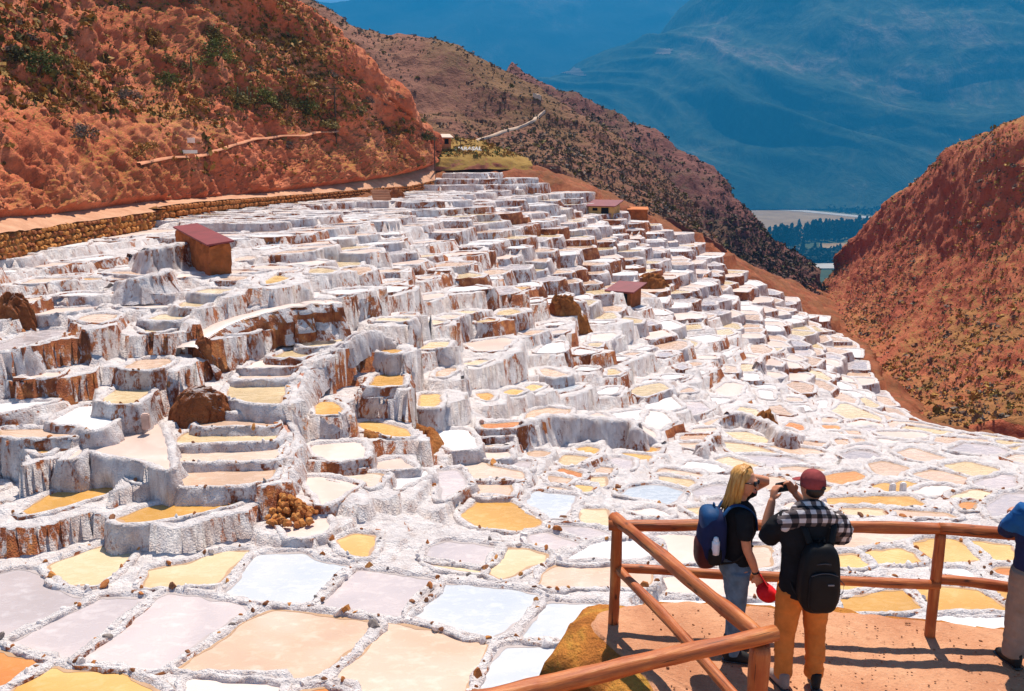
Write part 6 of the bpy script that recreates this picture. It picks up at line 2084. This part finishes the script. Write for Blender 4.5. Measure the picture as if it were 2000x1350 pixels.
# grass tufts and scrub as masses
def tufts(name, sheetname, n_, r0, r1, mats, label, sel, nleaf=7, squash=.8, seed=5, lo=-.3, fr=0.06):
    V, PX, NN = SHEETS[sheetname]
    ok = np.nonzero(sel(PX, V))[0]
    g = np.random.RandomState(seed)
    j = ok[g.randint(0, len(ok), n_ * 3)]
    d = fbm(V[j] * fr, 3, seed)
    j = j[d > g.uniform(lo, .35, len(j))][:n_]
    n_ = len(j)
    R_ = g.uniform(r0, r1, n_) * (1 + 1.2 * (g.rand(n_) < .08))
    C = np.repeat(V[j], nleaf, 0); RR = np.repeat(R_, nleaf)[:, None]
    off = g.normal(0, .42, (n_ * nleaf, 3)) * RR
    off[:, 2] = np.abs(off[:, 2]) * squash
    P = C + off
    a = g.normal(0, 1, P.shape); a[:, 2] += .5; a /= np.linalg.norm(a, axis=1)[:, None]
    b = np.cross(a, g.normal(0, 1, P.shape)); b /= np.linalg.norm(b, axis=1)[:, None]
    S_ = RR * .55
    Q = np.stack([P - a * S_, P + b * S_ * .55, P + a * S_, P - b * S_ * .55], 1).reshape(-1, 3)
    mi_ = np.repeat(g.choice(len(mats), n_), nleaf)
    o = mesh_obj(name, Q, np.arange(len(Q)).reshape(-1, 4), mats, mi=mi_, smooth=False)
    return tag(o, label, 'scrub', kind='stuff')
allv = lambda PX, V: (PX[:, 0] > -150) & (PX[:, 0] < 2200) & (PX[:, 1] > -120)
tufts('dry_grass', 'red_hillside', 7000, .10, .28, [L_dry, L_dry, L_dry, L_olive], 'dry grass and low scrub over the red hill', lambda PX, V: allv(PX, V) & (V[:, 2] > 3.0) & ((V[:, 2] > 7) | (np.random.RandomState(1).rand(len(V)) < .12)), 8, .9, 5)
tufts('hill_scrub', 'brown_hillside', 11000, .12, .32, [L_dark, L_dark, L_olive, L_grey], 'dark scrub dotted over the brown hill', allv, 9, .8, 6, -.9)
tufts('hill_scrub', 'dark_hillside', 9000, .2, .42, [L_dark, L_dark, L_olive], 'dark scrub over the dark hill', allv, 9, .8, 7, -.9)
tufts('hill_scrub', 'right_hillside', 9000, .08, .26, [L_dark, L_dry, L_olive, L_dry, L_grey], 'scrub dotted over the right-hand hill', allv, 9, .8, 8, -.7)
tufts('mound_grass', 'mound', 700, .12, .3, [L_dry, L_dry, L_green], 'dry grass on the lettered mound', lambda PX, V: (PX[:, 1] < 306), 8, .8, 9, -1)

# cactus columns on the hill
cact_m = plain('cactus_green', (0.10, 0.10, 0.045), 0.7, 0.2, 0.3, 6)
for px, py, lab in ((470, 205, 'slender cactus with three arms on the red slope'), (487, 203, 'short two-armed cactus beside the taller one'), (380, 150, 'single cactus column among ochre grass')):
    p = on('red_hillside', px, py)
    e = bpy.data.objects.new('cactus', None); COL.objects.link(e); e.location = p; tag(e, lab, 'cactus', 'cacti on the red hill')
    hh = 1.5
    v_, f_ = tube([(0, 0, -.2), (0, 0, hh * .6), (0.03, 0, hh)], [.08, .08, .05], 9); mesh_obj('stem', v_, f_, cact_m, parent=e)
    for sg in ((-1, 1) if 'arm' in lab else ()):
        v_, f_ = tube([(0, 0, .4), (sg * .22, 0, .5), (sg * .28, .05, 1.1)], [.055, .06, .045], 8); mesh_obj('arm', v_, f_, cact_m, parent=e)

# white marker boards by the trail
for px, py, w_, h_, lab in ((381, 279, .5, .35, 'small white board standing above the trail'), (379, 297, .9, .22, 'flat white slab lying at the trail edge')):
    p = on('red_hillside', px, py)
    o = box_obj('marker_board', p[0], p[1] - .25, p[2], w_, .08, h_, white_p, None, .2, bev=.01)
    tag(o, lab, 'board')

# loose rocks on the red slopes: those big enough to pick out, the rest as scree
HRK = [stone_mesh(90 + i, [stone_brown, stone_rust, plain('pink_rock', (.50, .17, .09), .9, .15, .3, 4, .6, 10, .03)][i % 3], 2) for i in range(6)]
for i in range(46):
    j = okv[vr.randint(len(okv))]
    s_ = vr.uniform(.2, .42)
    o = add('rock', HRK[vr.randint(6)], None, V[j] if False else SHEETS['red_hillside'][0][j], tuple(vr.uniform(0, 3, 3)), (s_ * 1.3, s_, s_ * .8))
    tag(o, 'angular reddish rock lying loose on the red hillside', 'rock', 'loose rocks on the red hill')
def scree(name, sheetname, n_, r0, r1, mat, label, sel, seed):
    V, PX, NN = SHEETS[sheetname]
    ok = np.nonzero(sel(PX, V))[0]
    g = np.random.RandomState(seed)
    j = ok[g.randint(0, len(ok), n_)]
    R_ = g.uniform(r0, r1, n_) * (1 + 2.0 * (g.rand(n_) < .05))
    base = np.array([(1, 0, 0), (-1, 0, 0), (0, 1, 0), (0, -1, 0), (0, 0, .8), (0, 0, -.8)], float)
    fc = np.array([(0, 2, 4), (2, 1, 4), (1, 3, 4), (3, 0, 4), (2, 0, 5), (1, 2, 5), (3, 1, 5), (0, 3, 5)])
    VV = base[None] * g.uniform(.5, 1.1, (n_, 6, 1)) * R_[:, None, None]
    an = g.uniform(0, 6.28, n_)
    ca, sa = np.cos(an)[:, None], np.sin(an)[:, None]
    X = VV[..., 0] * ca - VV[..., 1] * sa; Y = VV[..., 0] * sa + VV[..., 1] * ca
    Q = np.stack([X, Y, VV[..., 2]], -1) + V[j][:, None]
    F = (fc[None] + (np.arange(n_) * 6)[:, None, None]).reshape(-1, 3)
    return tag(mesh_obj(name, Q.reshape(-1, 3), F, mat, smooth=False), label, 'scree', kind='stuff')
scree('scree', 'red_hillside', 4000, .03, .10, HRK[2].materials[0], 'loose broken stone over the red hillside', lambda PX, V: allv(PX, V), 31)
scree('scree', 'right_hillside', 2500, .06, .18, stone_brown, 'loose broken stone on the right-hand hill', lambda PX, V: allv(PX, V), 32)

# ------------------------------------------------------------------ valley trees and village
crown_m = leaf_mat('dark_valley_foliage', [(0.006, 0.020, 0.012), (0.014, 0.038, 0.02), (0.03, 0.06, 0.028)])
def tree_mesh(seed, r, h):
    g = np.random.RandomState(seed)
    n_ = 520
    t_ = g.uniform(.0, 1, n_)
    rad = r * (np.sin(np.clip(t_ * .86 + .14, 0, 1) * math.pi) ** .7 * .9 + .08) * g.uniform(.3, 1.05, n_)
    a = g.uniform(0, 6.28, n_)
    P = np.c_[np.cos(a) * rad, np.sin(a) * rad, h * (.12 + .88 * t_)]
    P += g.normal(0, .25, P.shape)
    d = g.normal(0, 1, P.shape); d[:, 2] += .8; d /= np.linalg.norm(d, axis=1)[:, None]
    b = np.cross(d, g.normal(0, 1, P.shape)); b /= np.linalg.norm(b, axis=1)[:, None]
    S_ = g.uniform(1.0, 2.2, n_)[:, None]
    Q = np.stack([P - d * S_, P + b * S_ * .5, P + d * S_, P - b * S_ * .5], 1).reshape(-1, 3)
    cr = mesh_obj('crown', Q, np.arange(len(Q)).reshape(-1, 4), crown_m, smooth=False, link=False)
    v_, f_ = tube([(0, 0, -1), (0, 0, h * .4), (.2, 0, h * .85)], [.7, .5, .15], 7)
    tk = mesh_obj('trunk', v_, f_, twig_m, link=False)
    return cr, tk
TM = [tree_mesh(i + 1, r_, 34) for i, r_ in enumerate((4.6, 6.0, 5.2, 7.0))]
def tree(px, py, hpx, label, group):
    p = atz(px, py, ZV)
    d_ = math.hypot(p[1], p[2] - CZ)
    s_ = hpx * d_ / FPX / 34
    cr, tk = TM[vr.randint(4)]
    e = bpy.data.objects.new('tree', None); COL.objects.link(e); e.location = p; e.scale = (s_ * vr.uniform(.9, 1.2), s_ * vr.uniform(.9, 1.2), s_); e.rotation_euler = (0, 0, vr.uniform(0, 6))
    tag(e, label, 'tree', group)
    add('crown', cr, e); add('trunk', tk, e)
for px in np.linspace(1502, 1560, 15): tree(px + vr.uniform(-2, 2), 486 + vr.uniform(-6, 6), vr.uniform(36, 48), 'dark tall tree in the clump beside the dry valley field', 'valley clump trees')
for px in np.linspace(1572, 1710, 44): tree(px + vr.uniform(-2, 2), 472 + vr.uniform(-4, 4) - (px - 1572) * .03, vr.uniform(32, 44), 'dark tree in the long valley plantation row', 'valley plantation trees')
for px, py, h_, lab in ((1567, 502, 36, 'lone tall valley tree in front of the plantation'), (1590, 500, 26, 'rounded valley tree by the pale field edge'), (1602, 498, 24, 'low valley tree beside the rounded one'), (1640, 496, 20, 'small valley tree against the green strip'),
                        (1519, 462, 14, 'small single tree in the dry valley field'), (1560, 446, 18, 'thin tree poking above the plantation')):
    tree(px, py, h_, lab, 'single valley trees')
def far_trees(name, polys, n_, label, seed):
    g = np.random.RandomState(seed)
    VV = []
    for poly in polys:
        pl = np.array(poly); lo, hi = pl.min(0), pl.max(0)
        q = g.uniform(lo, hi, (n_, 2)); q = q[inpoly(q, pl)]
        for a, b in q:
            p = atz(a, b, ZV)
            r_ = g.uniform(4, 9)
            k_ = 9
            P = p + g.normal(0, .5, (k_, 3)) * r_ + [0, 0, r_ * .8]
            d = g.normal(0, 1, (k_, 3)); d /= np.linalg.norm(d, axis=1)[:, None]
            b2 = np.cross(d, g.normal(0, 1, (k_, 3))); b2 /= np.linalg.norm(b2, axis=1)[:, None]
            VV.append(np.stack([P - d * r_ * .6, P + b2 * r_ * .4, P + d * r_ * .6, P - b2 * r_ * .4], 1).reshape(-1, 3))
    Q = np.concatenate(VV)
    tag(mesh_obj(name, Q, np.arange(len(Q)).reshape(-1, 4), crown_m, smooth=False), label, 'trees', kind='stuff')
far_trees('far_trees', [[(1580, 398), (1760, 396), (1760, 426), (1640, 416), (1580, 408)], [(1440, 398), (1580, 398), (1580, 408), (1440, 404)], [(1530, 503), (1660, 500), (1660, 514), (1530, 515)]], 700, 'mass of far valley trees along the river', 4)
house_w = plain('house_wall', (0.52, 0.44, 0.38), 0.9, 0.1); house_r = plain('house_roof', (0.34, 0.20, 0.16), 0.9, 0.1)
for i, (px, py) in enumerate([(1636, 396), (1642, 399), (1648, 395), (1653, 398), (1659, 396), (1664, 400), (1646, 403), (1656, 403), (1677, 398), (1580, 402), (1590, 402), (1700, 402), (1712, 400)]):
    p = atz(px, py + 4, ZV)
    e = bpy.data.objects.new('house', None); COL.objects.link(e); e.location = p; e.rotation_euler = (0, 0, vr.uniform(-.5, .5)); s_ = vr.uniform(1.0, 1.6); e.scale = (s_, s_, s_)
    tag(e, 'tiny pale house in the valley village among trees' if i < 9 else 'tiny pale house standing apart from the valley village', 'house', 'valley village houses' if i < 9 else 'outlying valley houses')
    box_obj('wall', 0, 0, -1, 11, 8, 6, house_w, e, bev=0)
    mesh_obj('roof', [(-6, -4.6, 5.0), (6, -4.6, 5.0), (6, 4.6, 5.0), (-6, 4.6, 5.0), (-6, 0, 7.6), (6, 0, 7.6)], [[0, 1, 5, 4], [2, 3, 4, 5], [0, 4, 3], [1, 2, 5], [3, 2, 1, 0]], house_r, parent=e, smooth=False)
